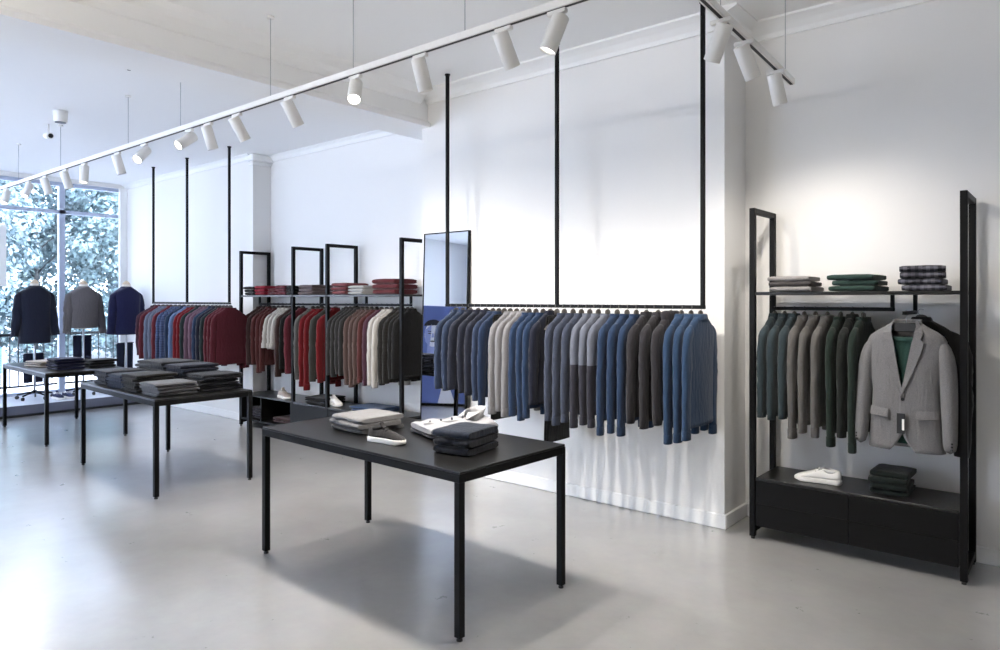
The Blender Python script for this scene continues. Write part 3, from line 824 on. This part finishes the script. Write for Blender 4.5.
    MB().cbox((.012, -.1145, ZT - .55), (.012, .002, .06)).build('tag_print', M_RUBW, tg)
    # green sweater worn inside
    gm = fabric((52, 84, 76), 'melange')
    go = thing('green_sweater', 'green sweater layered under the light grey blazer', 'sweater', (-0.745, 4.40, 1.43), (0, 0, math.radians(-4)))
    rg = []
    for z in [-.085, -.10, -.13, -.2, -.3, -.42, -.55, -.66]:
        w, t_ = prof(z); w = min(w - .03, .165) if z < -.09 else .09
        rg.append([(w * math.cos(2 * PI * k / 26), (t_ - .022) * math.sin(2 * PI * k / 26) * (.9 if math.sin(2 * PI * k / 26) > 0 else 1), ZT + z) for k in range(26)])
    MB().loft(rg, False, False).build('body', gm, go)
    MB().loft([[(w * math.cos(2 * PI * k / 22), w * .62 * math.sin(2 * PI * k / 22), ZT + z) for k in range(22)] for z, w in ((-.10, .096), (-.086, .090), (-.078, .080), (-.086, .070))], False, False).build('collar', gm, go)
    # hanger
    h = thing('suit_hanger', 'broad black suit hanger carrying the light grey blazer', 'hanger', (-0.745, 4.40, 1.43), (0, 0, math.radians(-4)))
    P = [(-.185, -.115, .02), (-.15, -.10, .026), (-.08, -.072, .022), (0, -.045, .018), (.08, -.072, .022), (.15, -.10, .026), (.185, -.115, .02)]
    MB().loft([[(x, r_ * .8 * math.cos(a), ZT + .02 + z + r_ * .6 * math.sin(a)) for a in [2 * PI * k / 10 for k in range(10)]] for x, z, r_ in P]).build('hanger_body', M_HANGB, h)
    MB().cbox((0, -.026, ZT - .026), (.115, .018, .05)).build('hanger_bar', M_HANGB, h, bevel=.004)
    arc = [(0, 0, -.075), (0, 0, -.03)] + [(0, .018 * math.cos(a), -.012 + .018 * math.sin(a)) for a in [-PI / 2 + PI * 1.2 * k / 8 for k in range(9)]]
    MB().tube(arc, .0025, 6).build('hook', M_GREYM, h)
blazer()
# face-out arm the blazer hangs on
o = thing('faceout_arm', 'short black display arm under the shelf carrying the blazer', 'display arm', (-.735, 4.40, 0))
a = MB(); a.cbox((0, .05, 1.424), (.02, .34, .02)); a.build('arm', M_BLACK, o, bevel=.002)
a = MB(); a.cbox((0, .21, 1.479), (.02, .02, .09)); a.build('bracket', M_BLACK, o)
# black jacket behind it
o = thing('hanging_jacket', 'black jacket hanging behind the light grey blazer, its sleeve showing', 'jacket', (-0.70, 4.575, 1.44), (0, 0, PI / 2 - .05))
garment(o, fabric((40, 40, 41), 'plain'), L=.76, th=.04, seed=881, collar=('stand', fabric((40, 40, 41), 'plain')), sl=.70, armx=.034, arm=.05)
h = hanger((-0.70, 4.575, 1.44), (0, 0, PI / 2 - .05), 'broad hanger of the black jacket behind the grey blazer', 'hangers on the rack with drawers')

# ------------------------------------------------------------------ piles on shelves
G1 = 'folded clothes on the shelf of the rack with drawers'
def fabs(c, n, kind='plain', c2=None): return [fabric(c, kind, c2)] * n
stack([fabric((176, 172, 170), 'melange'), fabric((92, 88, 88), 'plain'), fabric((190, 184, 182), 'melange')], .25, .30, .032, -1.375, 4.53, 1.544, 0, 11, ['pale grey', 'dark grey', 'pale grey'], 'folded sweater', 'over the teal-grey jackets', G1)
stack(fabs((60, 84, 77), 3, 'melange'), .25, .30, .033, -1.015, 4.53, 1.544, 0, 12, 'green', 'folded sweater', 'in the middle of the shelf', G1)
stack(fabs((150, 148, 160), 4, 'plaid', (36, 36, 46)), .22, .28, .035, -.675, 4.53, 1.544, .08, 13, 'black and white plaid', 'folded shirt', 'above the blazer', G1, jit=.02, name='folded_shirt')
stack(fabs((32, 42, 40), 4), .20, .26, .033, -.845, 4.56, .385, .03, 14, 'black-green', 'folded sweater', 'on the drawer unit', 'dark sweaters on the drawer unit')

G2 = 'folded clothes on the alcove shelf'
SH = [(-7.50, .22, .034, 3, (40, 38, 40), 'black', 'by the first tall frame'), (-7.26, .21, .036, 3, (172, 34, 58), 'bright red', 'on the alcove shelf'), (-7.02, .18, .026, 3, (110, 40, 46), 'dark red', 'beside the bright red ones'), (-6.84, .18, .036, 3, (130, 58, 70), 'maroon', 'before the second tall frame'),
      (-6.665, .14, .034, 3, (38, 36, 38), 'black', 'against the second tall frame'), (-6.38, .24, .036, 3, (134, 118, 120), 'mauve grey', 'between the middle tall frames'), (-5.80, .24, .04, 3, (140, 74, 78), 'dusty maroon', 'beyond the third tall frame'),
      (-5.53, .24, .03, 3, (216, 214, 212), 'white', 'on the alcove shelf'), (-5.10, .36, .05, 3, (104, 42, 48), 'thick wine red', 'on the shelf near the mirror')]
for j, (x, w, h, n, c, nm, wh) in enumerate(SH):
    stack(fabs(c, n, 'melange'), w, .30, h, x, 4.53, 1.544, 0, 20 + j, nm, 'folded sweater', wh, G2, jit=.008)
stack(fabs((60, 56, 66), 4), .26, .28, .032, -7.41, 4.56, .103, 0, 31, 'dark', 'folded sweater', 'in the first open cubby', 'sweaters in the cubbies', jit=.006)
stack(fabs((74, 50, 52), 2), .36, .28, .028, -6.89, 4.56, .103, 0, 32, 'brown', 'folded sweater', 'in the second open cubby', 'sweaters in the cubbies', jit=.006)
stack(fabs((32, 32, 36), 3), .32, .30, .024, -6.24, 4.55, .385, .05, 33, 'black', 'folded trousers', 'beneath the red sweaters', 'trousers on the alcove cabinet', name='folded_trousers')
stack(fabs((66, 92, 130), 2), .42, .30, .024, -5.42, 4.55, .385, .1, 34, 'denim blue', 'folded jeans', 'on the alcove cabinet', 'jeans on the alcove cabinet', name='folded_jeans')

# ------------------------------------------------------------------ table goods
def pile(c, n, w, d, h, x, y, rz, seed, desc, noun, where, group, kind='melange', drift=(0, 0), name='folded_trousers', jit=.014):
    stack(fabs(c, n, kind), w, d, h, x, y, TZ, rz, seed, desc, noun, where, group, jit=jit, drift=drift, name=name)
GT = 'trousers on the table of folded trousers'
R9 = PI / 2
pile((116, 117, 120), 4, .33, .30, .026, -5.57, 2.57, R9, 51, 'grey', 'folded trousers', 'at the corner of the trouser table', GT)
pile((20, 21, 28), 6, .34, .30, .023, -5.58, 2.94, R9, 52, 'black', 'folded trousers', 'beside the grey trousers', GT, 'plain')
pile((34, 32, 31), 5, .34, .30, .028, -5.95, 2.58, R9 - .05, 53, 'brown-black', 'folded trousers', 'behind the grey trousers', GT, 'plain')
pile((32, 36, 52), 6, .34, .30, .032, -5.96, 2.96, R9 + .05, 54, 'dark navy', 'folded trousers', 'behind the black trousers', GT, 'plain')
pile((54, 62, 80), 4, .34, .28, .029, -6.30, 2.60, R9 + .04, 55, 'slate blue', 'folded jeans', 'amid the trouser table', GT, name='folded_jeans')
pile((36, 38, 44), 6, .34, .28, .033, -6.31, 2.97, R9, 56, 'charcoal', 'folded trousers', 'midway along the trouser table', GT)
pile((46, 48, 58), 4, .34, .28, .030, -6.66, 2.63, R9 - .06, 57, 'dark slate', 'folded trousers', 'nearest the window mannequins', GT)
pile((64, 66, 70), 6, .34, .28, .031, -6.67, 3.0, R9 + .06, 58, 'ash grey', 'folded trousers', 'nearest the far rail', GT)
GW = 'clothes on the table before the mannequins'
pile((190, 180, 172), 3, .30, .36, .022, -8.98, 2.78, .25, 61, 'beige', 'folded sweater', 'on the table before the mannequins', GW, name='folded_sweater')
pile((28, 32, 62), 4, .27, .30, .030, -8.42, 2.78, .05, 62, 'navy', 'folded sweater', 'beside the beige ones', GW, 'plain', name='folded_sweater')
pile((20, 21, 27), 3, .26, .28, .028, -8.44, 3.12, .0, 63, 'black', 'folded sweater', 'behind the navy ones by the mannequins', GW, 'plain', name='folded_sweater')
# big table
GB = 'clothes on the big table'
stack([fabric((112, 111, 112), 'melange'), fabric((140, 139, 140), 'melange'), fabric((164, 163, 164), 'melange')], .31, .31, .030, -3.19, 2.62, TZ, -.10, 71, ['dark grey', 'mid grey', 'pale grey'], 'folded sweater', 'behind the dark sneaker', GB, jit=.012)
stack([fabric((26, 30, 42), 'plain'), fabric((26, 30, 42), 'plain'), fabric((38, 46, 62), 'plain')], .22, .29, .038, -2.375, 2.575, TZ, .12, 72, 'navy', 'folded sweater', 'in front of the collared shirt', GB, jit=.01)
folded(fabric((56, 58, 66), 'plain'), .31, .42, .025, 73, (-2.72, 2.86, TZ + .001), -.35, 'dark folded shirt lying under the white shirt on the big table', 'shirt', GB, 'folded_shirt')
def folded_shirt():
    o = thing('dress_shirt', 'folded white shirt with upright striped collar on the big table', 'shirt', (-2.72, 2.86, TZ + .028), (0, 0, -.35))
    o.scale = (.9, .9, 1)
    m = fabric((206, 206, 210), 'melange'); m2 = fabric((228, 228, 230), 'plain'); din = fabric((70, 84, 116), 'plain')
    rings = []
    for i in range(17):
        v = -1 + 2 * i / 16; y = v * .23
        r = []
        for k in range(24):
            a = 2 * PI * k / 24; ca, sa = math.cos(a), math.sin(a)
            w = .165 * (1 - .10 * max(0, v - .4) - (.03 if abs(v) > .97 else 0))
            x = w * math.copysign(abs(ca) ** .5, ca); z = .020 * math.copysign(abs(sa) ** .6, sa) + .020
            if sa > 0: z += .006 * math.sin(7 * x + 9 * v) + .018 * max(0, v) * (1 - abs(x) / .17)
            r.append((x, y, z * (.7 if abs(v) > .97 else 1)))
        rings.append(r)
    MB().loft(rings).build('body', m, o)
    # placket and buttons
    p = MB(); p.add([(x, -.21 + .034 * j, .045 + .016 * max(0, (-.21 + .034 * j) / .23)) for j in range(11) for x in (-.016, .016)], [(2 * j, 2 * j + 1, 2 * j + 3, 2 * j + 2) for j in range(10)]); po = p.build('placket', m2, o); q = po.modifiers.new('t', 'SOLIDIFY'); q.thickness = .003
    for j in range(4): MB().tube([(0, -.17 + .075 * j, .047), (0, -.17 + .075 * j, .053 + .004 * j)], .006, 10).build('button', plain('button%d' % j, (60, 60, 70), .4), o)
    # standing collar: an open band leaning back, with points folded down
    cr = []
    for rx, ry, z, dy in ((.070, .060, .035, .125), (.074, .066, .075, .135), (.073, .067, .095, .145)):
        cr.append([(rx * math.cos(a), dy + ry * math.sin(a), z + .012 * math.sin(a)) for a in [-PI * .42 + (PI * 1.84) * k / 24 for k in range(25)]])
    c = MB(); n = 25; vs = [q for r in cr for q in r]; c.add(vs, [(i * n + k, i * n + k + 1, (i + 1) * n + k + 1, (i + 1) * n + k) for i in range(2) for k in range(n - 1)], True)
    co = c.build('collar_band', m2, o); q = co.modifiers.new('t', 'SOLIDIFY'); q.thickness = .004
    for s in (-1, 1):
        pts = [(.075 * s, .15, .093), (.080 * s, .10, .075), (.062 * s, .045, .050), (.015 * s, .075, .062), (.03 * s, .085, .085)]
        f = MB(); f.add(pts, [(0, 1, 2, 3, 4)]); fo = f.build('collar_point', m2, o); q = fo.modifiers.new('t', 'SOLIDIFY'); q.thickness = .004
    MB().loft([[(.058 * math.cos(a), .132 + .050 * math.sin(a), z) for a in [2 * PI * k / 20 for k in range(20)]] for z in (.05, .064)]).build('inner_lining', din, o)
folded_shirt()

def sneaker(loc, rotz, up, sole, label, group=None, scale=1.0, lace=None):
    """low sneaker, toe toward +x"""
    o = thing('sneaker', label, 'sneaker', (loc[0], loc[1], loc[2] + .001), (0, 0, rotz), group)
    o.scale = (scale,) * 3
    ax = [-.140, -.132, -.11, -.07, -.02, .03, .07, .10, .125, .138]
    hw = [.018, .032, .038, .037, .035, .041, .045, .042, .028, .012]
    def outline(k): return None
    rg = []
    for z, g in ((0, .97), (.004, 1.0), (.026, 1.0), (.030, .96)):
        top = [(x * g, hw_ * g, z + (.006 if x > .12 else 0) * (z < .01)) for x, hw_ in zip(ax, hw)]
        bot = [(x * g, -hw_ * g, z + (.006 if x > .12 else 0) * (z < .01)) for x, hw_ in zip(ax, hw)]
        rg.append(top + bot[::-1])
    MB().loft(rg).build('sole', sole, o)
    ht = [.074, .084, .084, .072, .086, .070, .054, .044, .034, .024]
    u = MB(); rings = []
    for x, w_, h in zip(ax, hw, ht):
        xx = x * .985; r = []
        h = h + .004
        for k in range(17):
            a = PI * k / 16; ca, sa = math.cos(a), math.sin(a)
            nar = 1 - (.28 if h > .075 else .12) * sa
            r.append((xx, w_ * .97 * nar * math.copysign(abs(ca) ** .7, ca), .026 + (h - .026) * sa ** .75))
        rings.append(r)
    u.loft(rings, True, True); u.build('upper', up, o, subsurf=1)
    # opening
    MB().loft([[(-.075 + rx * math.cos(a), ry * math.sin(a), z + .004 * math.cos(a)) for a in [2 * PI * k / 20 for k in range(20)]] for rx, ry, z in ((.046, .024, .066), (.050, .027, .088), (.044, .021, .090), (.038, .016, .074))], True, True).build('collar_opening', plain('lining' + label[:6], (60, 60, 62), .9) if lace is None else lace, o)
    MB().loft([[(-.020 + dx, y_, z_) for y_, z_ in ((-.016, z0), (.016, z0), (.016, z0 + .006), (-.016, z0 + .006))] for dx, z0 in ((-.026, .112), (-.016, .098), (.004, .082), (.03, .068))], smooth=False).build('tongue', up, o)
    for j in range(4):
        x = -.010 + j * .019; z = .092 - j * .0105
        MB().tube([(x, -.024, z - .010), (x + .002, 0, z + .002), (x, .024, z - .010)], .0032, 6).build('lace', lace or sole, o)
    return o
suede = fabric((58, 56, 57), 'plain')
sneaker((-2.80, 2.43, TZ), .12, suede, M_RUBW, 'dark grey low sneaker with white sole on the big table', scale=.88, lace=fabric((40, 40, 42), 'plain'))
wht = plain('white_leather', (232, 231, 228), rough=.45, bump=.03, scale=200)
sneaker((-1.235, 4.50, .385), PI + .10, wht, M_RUBW, 'white low sneaker on the drawer unit', scale=.95, lace=plain('white_lace', (220, 219, 215), .8))
cream = fabric((214, 202, 196), 'plain')
sneaker((-6.86, 4.45, .385), -.2, cream, M_RUBW, 'cream sneaker standing on the alcove cabinet under the white shirts', lace=fabric((226, 222, 216), 'plain'))
sneaker((-6.00, 4.50, .385), -.2, wht, M_RUBW, 'white sneaker on the alcove cabinet beside the third frame', scale=.95, lace=plain('white_lace_b', (220, 219, 215), .8))
nvs = fabric((56, 66, 110), 'plain')
for k, (dy, w) in enumerate(((0, 'window'), (.12, 'room'))):
    sneaker((-10.60 , 3.40 + dy, .15), .1, nvs, M_RUBW, 'blue sneaker on the window platform, the %s one of the pair' % ('first' if k == 0 else 'second'), 'pair of blue sneakers', scale=.95, lace=M_RUBW)

# ------------------------------------------------------------------ mannequins in the window
def mannequin(x, y, ck, L, label, jlabel, pl, seed, rot=0.0):
    """tailor's bust on a wheeled pole, dressed in a jacket seen from behind"""
    wood = plain('pale_wood', (206, 186, 160), .5); lin_ = plain('linen_bust', (222, 214, 204), .9)
    o = thing('dress_form', label, 'mannequin', (x, y, .15), (0, 0, rot), 'dress forms in the shop window')
    MB().tube([(0, 0, .10), (0, 0, .62), (0, 0, .98)], [.014, .012, .012], 12).build('pole', plain('satin_pole', (190, 192, 198), .35, .6), o)
    b_ = MB(); b_.loft([ring_ell(w, t_, z, 24, 0, 1, 0) for z, w, t_ in ((.93, .10, .08), (.95, .155, .10), (1.10, .150, .095), (1.25, .160, .10), (1.36, .165, .095), (1.42, .12, .075), (1.46, .07, .06), (1.49, .055, .055), (1.56, .052, .052))]); b_.build('bust', lin_, o)
    MB().tube([(0, 0, 1.56), (0, 0, 1.575), (0, 0, 1.60), (0, 0, 1.615)], [.055, .05, .03, .008], 14).build('neck_cap', wood, o)
    bs = MB(); bs.tube([(0, 0, .08), (0, 0, .12)], .03, 12)
    bs.build('base_hub', M_BLACK, o)
    for k in range(5):
        a = 2 * PI * k / 5 + .3
        l = MB(); l.tube([(0, 0, .10), (.10 * math.cos(a), .10 * math.sin(a), .085), (.21 * math.cos(a), .21 * math.sin(a), .06)], [.014, .012, .010], 8); lo = l.build('base_leg', M_BLACK, o)
        c = V3((.21 * math.cos(a), .21 * math.sin(a), .024)); d = V3((-math.sin(a), math.cos(a), 0)) * .010
        w_ = MB(); w_.tube([c - d, c + d], .024, 14); w_.build('caster', M_DARKS, lo)
    # jacket
    j = thing('displayed_jacket', jlabel, 'jacket', (x, y, .15 + 1.58), (0, 0, rot), 'jackets on the dress forms')
    m = fab(ck) if isinstance(ck, str) else ck
    garment(j, m, L=L, hw=.178, th=.125, sl=.64, arm=.062, armx=.062, seed=seed, collar=('shirt', m), fold=.003, sh=.195, spread=.045, swing=.03)
    # trousers folded over a bar on the pole
    tr = thing('draped_trousers', pl, 'trousers', (x - .05, y, .15), (0, 0, rot), 'trousers on the dress form stands')
    dm = fabric((38, 42, 66), 'plain')
    ztop = 1.58 - .062 - L - .04
    for s in (-1, 1):
        MB().loft([ring_ell(w_, t_, z, 16, .002, 40, s, dy=s * .062) for z, w_, t_ in ((ztop, .05, .012), (ztop - .01, .058, .02), (ztop - .2, .056, .02), (ztop - .40, .052, .018))]).build('trouser_leg', dm, tr)
    MB().tube([(0, -.14, ztop - .006), (0, .14, ztop - .006)], .008, 8).build('trouser_bar', M_GREYM, o, loc=(-.05, 0, 0))
mannequin(-10.86, 3.20, 'midnight', .86, 'dress form under the long navy coat in the window', 'long navy coat on the dress form beside the window sign', 'navy trousers draped below the long navy coat', 701)
mannequin(-10.86, 3.80, fabric((134, 128, 130), 'melange'), .64, 'dress form under the grey blazer in the window', 'short grey blazer on the middle dress form', 'navy trousers draped below the short grey blazer', 702)
mannequin(-10.62, 4.28, fabric((42, 44, 84), 'plain'), .76, 'dress form under the navy blazer beside the wall', 'navy blazer on the dress form beside the wall', 'navy trousers draped below the navy blazer by the wall', 703, rot=.12)

# ------------------------------------------------------------------ leaning mirror and the poster it reflects
def mirror():
    tilt = math.radians(1.7)
    o = thing('leaning_mirror', 'tall black framed mirror leaning on the wall beside the long rail', 'mirror', (-4.295, 4.345, 0), (-tilt, 0, 0))
    W, H = .55, 2.09
    MB().box((-W / 2 + .008, -.002, .01), (W / 2 - .008, .004, H - .008)).build('mirror_glass', M_MIRROR, o)
    f = MB()
    f.box((-W / 2, -.006, 0), (-W / 2 + .010, .024, H)); f.box((W / 2 - .010, -.006, 0), (W / 2, .024, H)); f.box((-W / 2 + .01, -.006, H - .010), (W / 2 - .01, .024, H)); f.box((-W / 2 + .01, -.006, 0), (W / 2 - .01, .024, .012)); f.box((-W / 2 + .01, .005, .012), (W / 2 - .01, .022, H - .01))
    f.build('mirror_frame', M_BLACK, o)
mirror()

def poster():
    n = V3((.72, .69, 0)).normalized()
    ang = math.atan2(n.y, n.x) - PI / 2 + PI          # local -y faces n
    o = thing('portrait_banner', 'blue portrait banner on a stand, seen in the leaning mirror', 'banner', (-7.95, .75, 0), (0, 0, ang))
    blue = plain('poster_blue', (96, 116, 182), .6); lite = plain('poster_white', (226, 230, 245), .6); mid = plain('poster_midtone', (150, 165, 220), .6); dark = plain('poster_dark', (22, 24, 40), .6)
    H = 1.60
    MB().box((-.95, 0, .04), (.95, .012, H)).build('banner_panel', blue, o)
    MB().box((-.97, -.02, 0), (.97, .04, .04)).build('banner_stand', M_BLACK, o, bevel=.004)
    def flat(pts, y, name, mat): MB().prism(pts, 'y', y, y + .001).build(name, mat, o)
    def ell(cx, cz, rx, rz, n_=20, a0=0, a1=2 * PI): return [(cx + rx * math.cos(a0 + (a1 - a0) * k / n_), cz + rz * math.sin(a0 + (a1 - a0) * k / n_)) for k in range(n_)]
    cx = .10
    flat([(cx - .09, .78), (cx + .09, .78), (cx + .08, 1.0), (cx - .08, 1.0)], -.001, 'neck', mid)
    flat(ell(cx, 1.14, .135, .20), -.002, 'face', lite)
    flat(ell(cx, 1.26, .150, .12, 14, .1, PI - .1) , -.003, 'hair', dark)
    flat([(cx + .03, 1.30), (cx + .135, 1.2), (cx + .12, 1.02), (cx + .05, .95), (cx + .035, 1.08)], -.003, 'cheek', mid)
    for s in (-1, 1):
        flat(ell(cx + s * .055, 1.155, .026, .010, 10), -.004, 'eye', dark); flat([(cx + s * .03, 1.18), (cx + s * .085, 1.185), (cx + s * .083, 1.197), (cx + s * .03, 1.193)], -.004, 'brow', dark)
    flat([(cx - .01, 1.16), (cx + .012, 1.16), (cx + .024, 1.09), (cx - .02, 1.09)], -.004, 'nose', mid); flat(ell(cx, 1.03, .045, .012, 10), -.004, 'mouth', dark)
    flat([(cx - .40, .04), (cx - .12, .04), (cx - .22, .50)], -.001, 'shirt', lite)
    flat([(-.5, .62), (.6, .62), (.6, .78), (-.5, .78)], -.003, 'dark_strip', dark)
poster()

# ------------------------------------------------------------------ track lighting
TZL = 2.80
TY = 2.555
def track(name, label, p0, p1, wires, zc):
    o = thing(name, label, 'lighting track')
    p0, p1 = V3(p0), V3(p1); d = (p1 - p0).normalized(); s = d.cross(V3((0, 0, 1)))
    r = MB()
    def bar(off_s, off_z, w, h):
        c0 = [p0 + s * (off_s + a * w / 2) + V3((0, 0, off_z + b_ * h / 2)) for a, b_ in ((-1, -1), (1, -1), (1, 1), (-1, 1))]
        c1 = [q + (p1 - p0) for q in c0]
        return c0, c1
    c0, c1 = bar(0, .012, .036, .034); r.loft([c0, c1], smooth=False); r.build('track_body', M_WHITE, o)
    r = MB(); c0, c1 = bar(0, -.0055, .016, .002); r.loft([c0, c1], smooth=False); r.build('track_slot', M_DARKS, o)
    for w in wires:
        q = p0 + (p1 - p0) * w; zz = zc(q)
        MB().tube([(q.x, q.y, q.z + .029), (q.x, q.y, zz)], .0022, 6).build('suspension_wire', M_GREYM, o)
        MB().tube([(q.x, q.y, zz - .014), (q.x, q.y, zz)], .025, 14).build('ceiling_cup', M_WHITE, o)
zc = lambda q: ZC if q.x > -4.5 else (ZL if q.x < -5.0 else 3.05)
LX0, LX1 = -11.0, -1.262
track('long_lighting_track', 'long white lighting track hung on wires above the tables', (LX0, TY, TZL), (LX1, TY, TZL), [(x - LX0) / (LX1 - LX0) for x in (-10.3, -9.2, -7.9, -6.3, -5.35, -4.10, -3.24, -2.36, -1.5)], zc)
track('short_lighting_track', 'short white lighting track running to the wall above the drawer rack', (-1.245, TY + .02, TZL), (-1.345, 4.36, TZL), [.3, .92], zc)

def spot_head(p, d, label, group, power=60, size=124, blend=1.0, lit=False):
    d = V3(d).normalized()
    o = thing('track_spotlight', label, 'spotlight', p, group=group)
    MB().cbox((0, 0, -.012), (.10, .026, .020)).build('adapter', M_WHITE, o, bevel=.003)
    piv = V3((0, 0, -.075))
    MB().tube([(0, 0, -.02), (0, 0, -.06)], .010, 10).build('stem', M_WHITE, o)
    z = d; u = z.orthogonal().normalized(); w_ = z.cross(u)
    def rg(t_, r_): return [piv + z * t_ + (u * math.cos(a) + w_ * math.sin(a)) * r_ for a in [2 * PI * k / 24 for k in range(24)]]
    MB().loft([rg(-.052, .034), rg(-.050, .037), rg(-.046, .039), rg(.118, .039), rg(.120, .037), rg(.106, .033), rg(.104, .030)], True, False).build('lamp_housing', M_WHITE, o)
    MB().loft([rg(.102, .034), rg(.106, .032)]).build('lamp_lens', M_LENS, o)
    L = bpy.data.lights.new('spot', 'SPOT'); L.energy = power; L.spot_size = math.radians(size); L.spot_blend = blend; L.shadow_soft_size = .028; L.color = (1, .93, .845)
    lo = bpy.data.objects.new('spot_beam', L); C.objects.link(lo)
    lo.location = V3(p) + piv + z * .135
    lo.rotation_euler = z.to_track_quat('-Z', 'Y').to_euler()

DW = (.05, .62, -1.0)          # toward the clothes on the wall
DL = (.05, .30, -1.0)         # more steeply down in the window bay
heads = [(-1.80, (-.30, -.25, -1)), (-2.11, DW), (-2.68, DL), (-3.22, (.45, -.45, -.75)), (-3.88, DW), (-4.52, DW), (-4.92, DL), (-5.21, (.10, -.75, -.55)), (-5.99, (.35, -.6, -.6)), (-6.52, DL), (-7.28, (.15, -.1, -1)), (-7.77, DL), (-8.34, DL), (-8.87, (.3, -.4, -.8)), (-9.64, (.3, -.3, -.9))]
n = len(heads)
UP = 128
PW = 72
for i, (x, d) in enumerate(heads):
    od = ORD[i + 1] if i < 8 else ORD[n - i]
    end = 'the short track' if i < 8 else 'the window'
    p = PW * (.36 if (x < -5 and d[1] < 0) else .66 if x < -5 else 1.5 if -3.3 < x < -2.5 else (1.25 if x < -3.5 else (.5 if x > -2 else .9)))
    spot_head((x, TY, TZL - .008), d, 'white spotlight on the long track, %s from %s' % (od, end), 'spotlights on the long track', power=p)
for (y, d, l) in ((3.12, (-.5, .22, -.9), 'first along from the corner of the tracks'), (3.46, (.22, .55, -1), 'in the middle'), (4.02, (.12, .30, -1), 'closest to the wall')):
    spot_head((-1.245 - .1 * (y - 2.575) / 1.785, y, TZL - .008), d, 'white spotlight on the short track, ' + l, 'spotlights on the short track', power=PW * .36)

track('added_fill_track', 'unseen white track at the street side, added to carry ceiling fill lights', (-4.2, -1.3, TZL), (1.6, -1.3, TZL), [.08, .36, .64, .92], zc)
for i in range(6):  # unseen uplights and their track, added only to brighten the ceiling
    spot_head((-4.1 + .92 * i, -1.3, TZL - .008), (0, .6, .8), 'added unseen fill spotlight turned up at the ceiling, %s from the beam' % ORD[i + 1], 'added upturned fill lights', power=UP * (2.0 if i < 2 else .85))

# ------------------------------------------------------------------ ceiling devices in the window bay
def device(x, y, label, name, cat, kind):
    o = thing(name, label, cat, (x, y, ZL))
    if kind == 'disc':
        MB().tube([(0, 0, 0), (0, 0, -.012), (0, 0, -.04), (0, 0, -.05)], [.06, .062, .055, .03], 20).build('sensor_body', M_WHITE, o)
        MB().tube([(0, 0, -.049), (0, 0, -.058)], .012, 10).build('sensor_tip', M_DARKS, o)
    elif kind == 'speaker':
        MB().tube([(0, 0, 0), (0, 0, -.05), (0, 0, -.10), (0, 0, -.105)], [.06, .06, .056, .05], 20).build('housing', M_WHITE, o)
        MB().tube([(0, 0, -.104), (0, 0, -.109)], .046, 20).build('grille', plain('grille', (110, 114, 122), .7), o)
    else:
        MB().tube([(0, 0, 0), (0, 0, -.09)], .010, 10).build('stem', M_WHITE, o)
        MB().tube([(-.05, 0, -.11), (.06, .0, -.125)], [.032, .030], 14).build('camera_body', M_WHITE, o)
        MB().tube([(.06, 0, -.125), (.066, 0, -.126)], .022, 14).build('camera_lens', M_DARKS, o)
device(-5.41, 2.20, 'small round smoke detector on the ceiling beside the beam', 'smoke_detector', 'smoke detector', 'disc')
device(-7.30, 2.36, 'round white ceiling speaker in the window bay', 'ceiling_speaker', 'speaker', 'speaker')
device(-7.94, 2.46, 'white security camera on the window bay ceiling', 'ceiling_camera', 'camera', 'cam')

# ------------------------------------------------------------------ light, sky, camera
w = bpy.data.worlds.new('sky'); bpy.context.scene.world = w; w.use_nodes = True
nt = w.node_tree; bg = nt.nodes['Background']
tc = nt.nodes.new('ShaderNodeTexCoord'); sp = nt.nodes.new('ShaderNodeSeparateXYZ'); nt.links.new(tc.outputs['Generated'], sp.inputs[0])
rp = nt.nodes.new('ShaderNodeValToRGB'); rp.color_ramp.elements[0].position = 0.0; rp.color_ramp.elements[0].color = (.84, .875, 1.0, 1); rp.color_ramp.elements[1].position = .8; rp.color_ramp.elements[1].color = (.64, .72, 1.0, 1)
nt.links.new(sp.outputs['Z'], rp.inputs[0]); nt.links.new(rp.outputs[0], bg.inputs['Color'])
bg.inputs['Strength'].default_value = 9.5
S = bpy.data.lights.new('sun', 'SUN'); S.energy = 7.0; S.angle = math.radians(3); S.color = (1, .97, .92)
so = bpy.data.objects.new('sun', S); C.objects.link(so); so.rotation_euler = V3((-.62, -.15, -.85)).to_track_quat('-Z', 'Y').to_euler(); so.location = (0, 0, 12)

cam = bpy.data.cameras.new('camera'); cam.sensor_width = 36; cam.lens = 36 * 697 / 1000; cam.shift_y = -.026; cam.clip_start = .05
co = bpy.data.objects.new('camera', cam); C.objects.link(co)
co.location = (0, 0, 1.5); co.rotation_euler = (PI / 2, 0, math.radians(39.85))
sc = bpy.context.scene
sc.camera = co
sc.view_settings.view_transform = 'Standard'; sc.view_settings.look = 'None'; sc.view_settings.exposure = 0.33; sc.view_settings.gamma = 1.0; sc.view_settings.use_curve_mapping = False
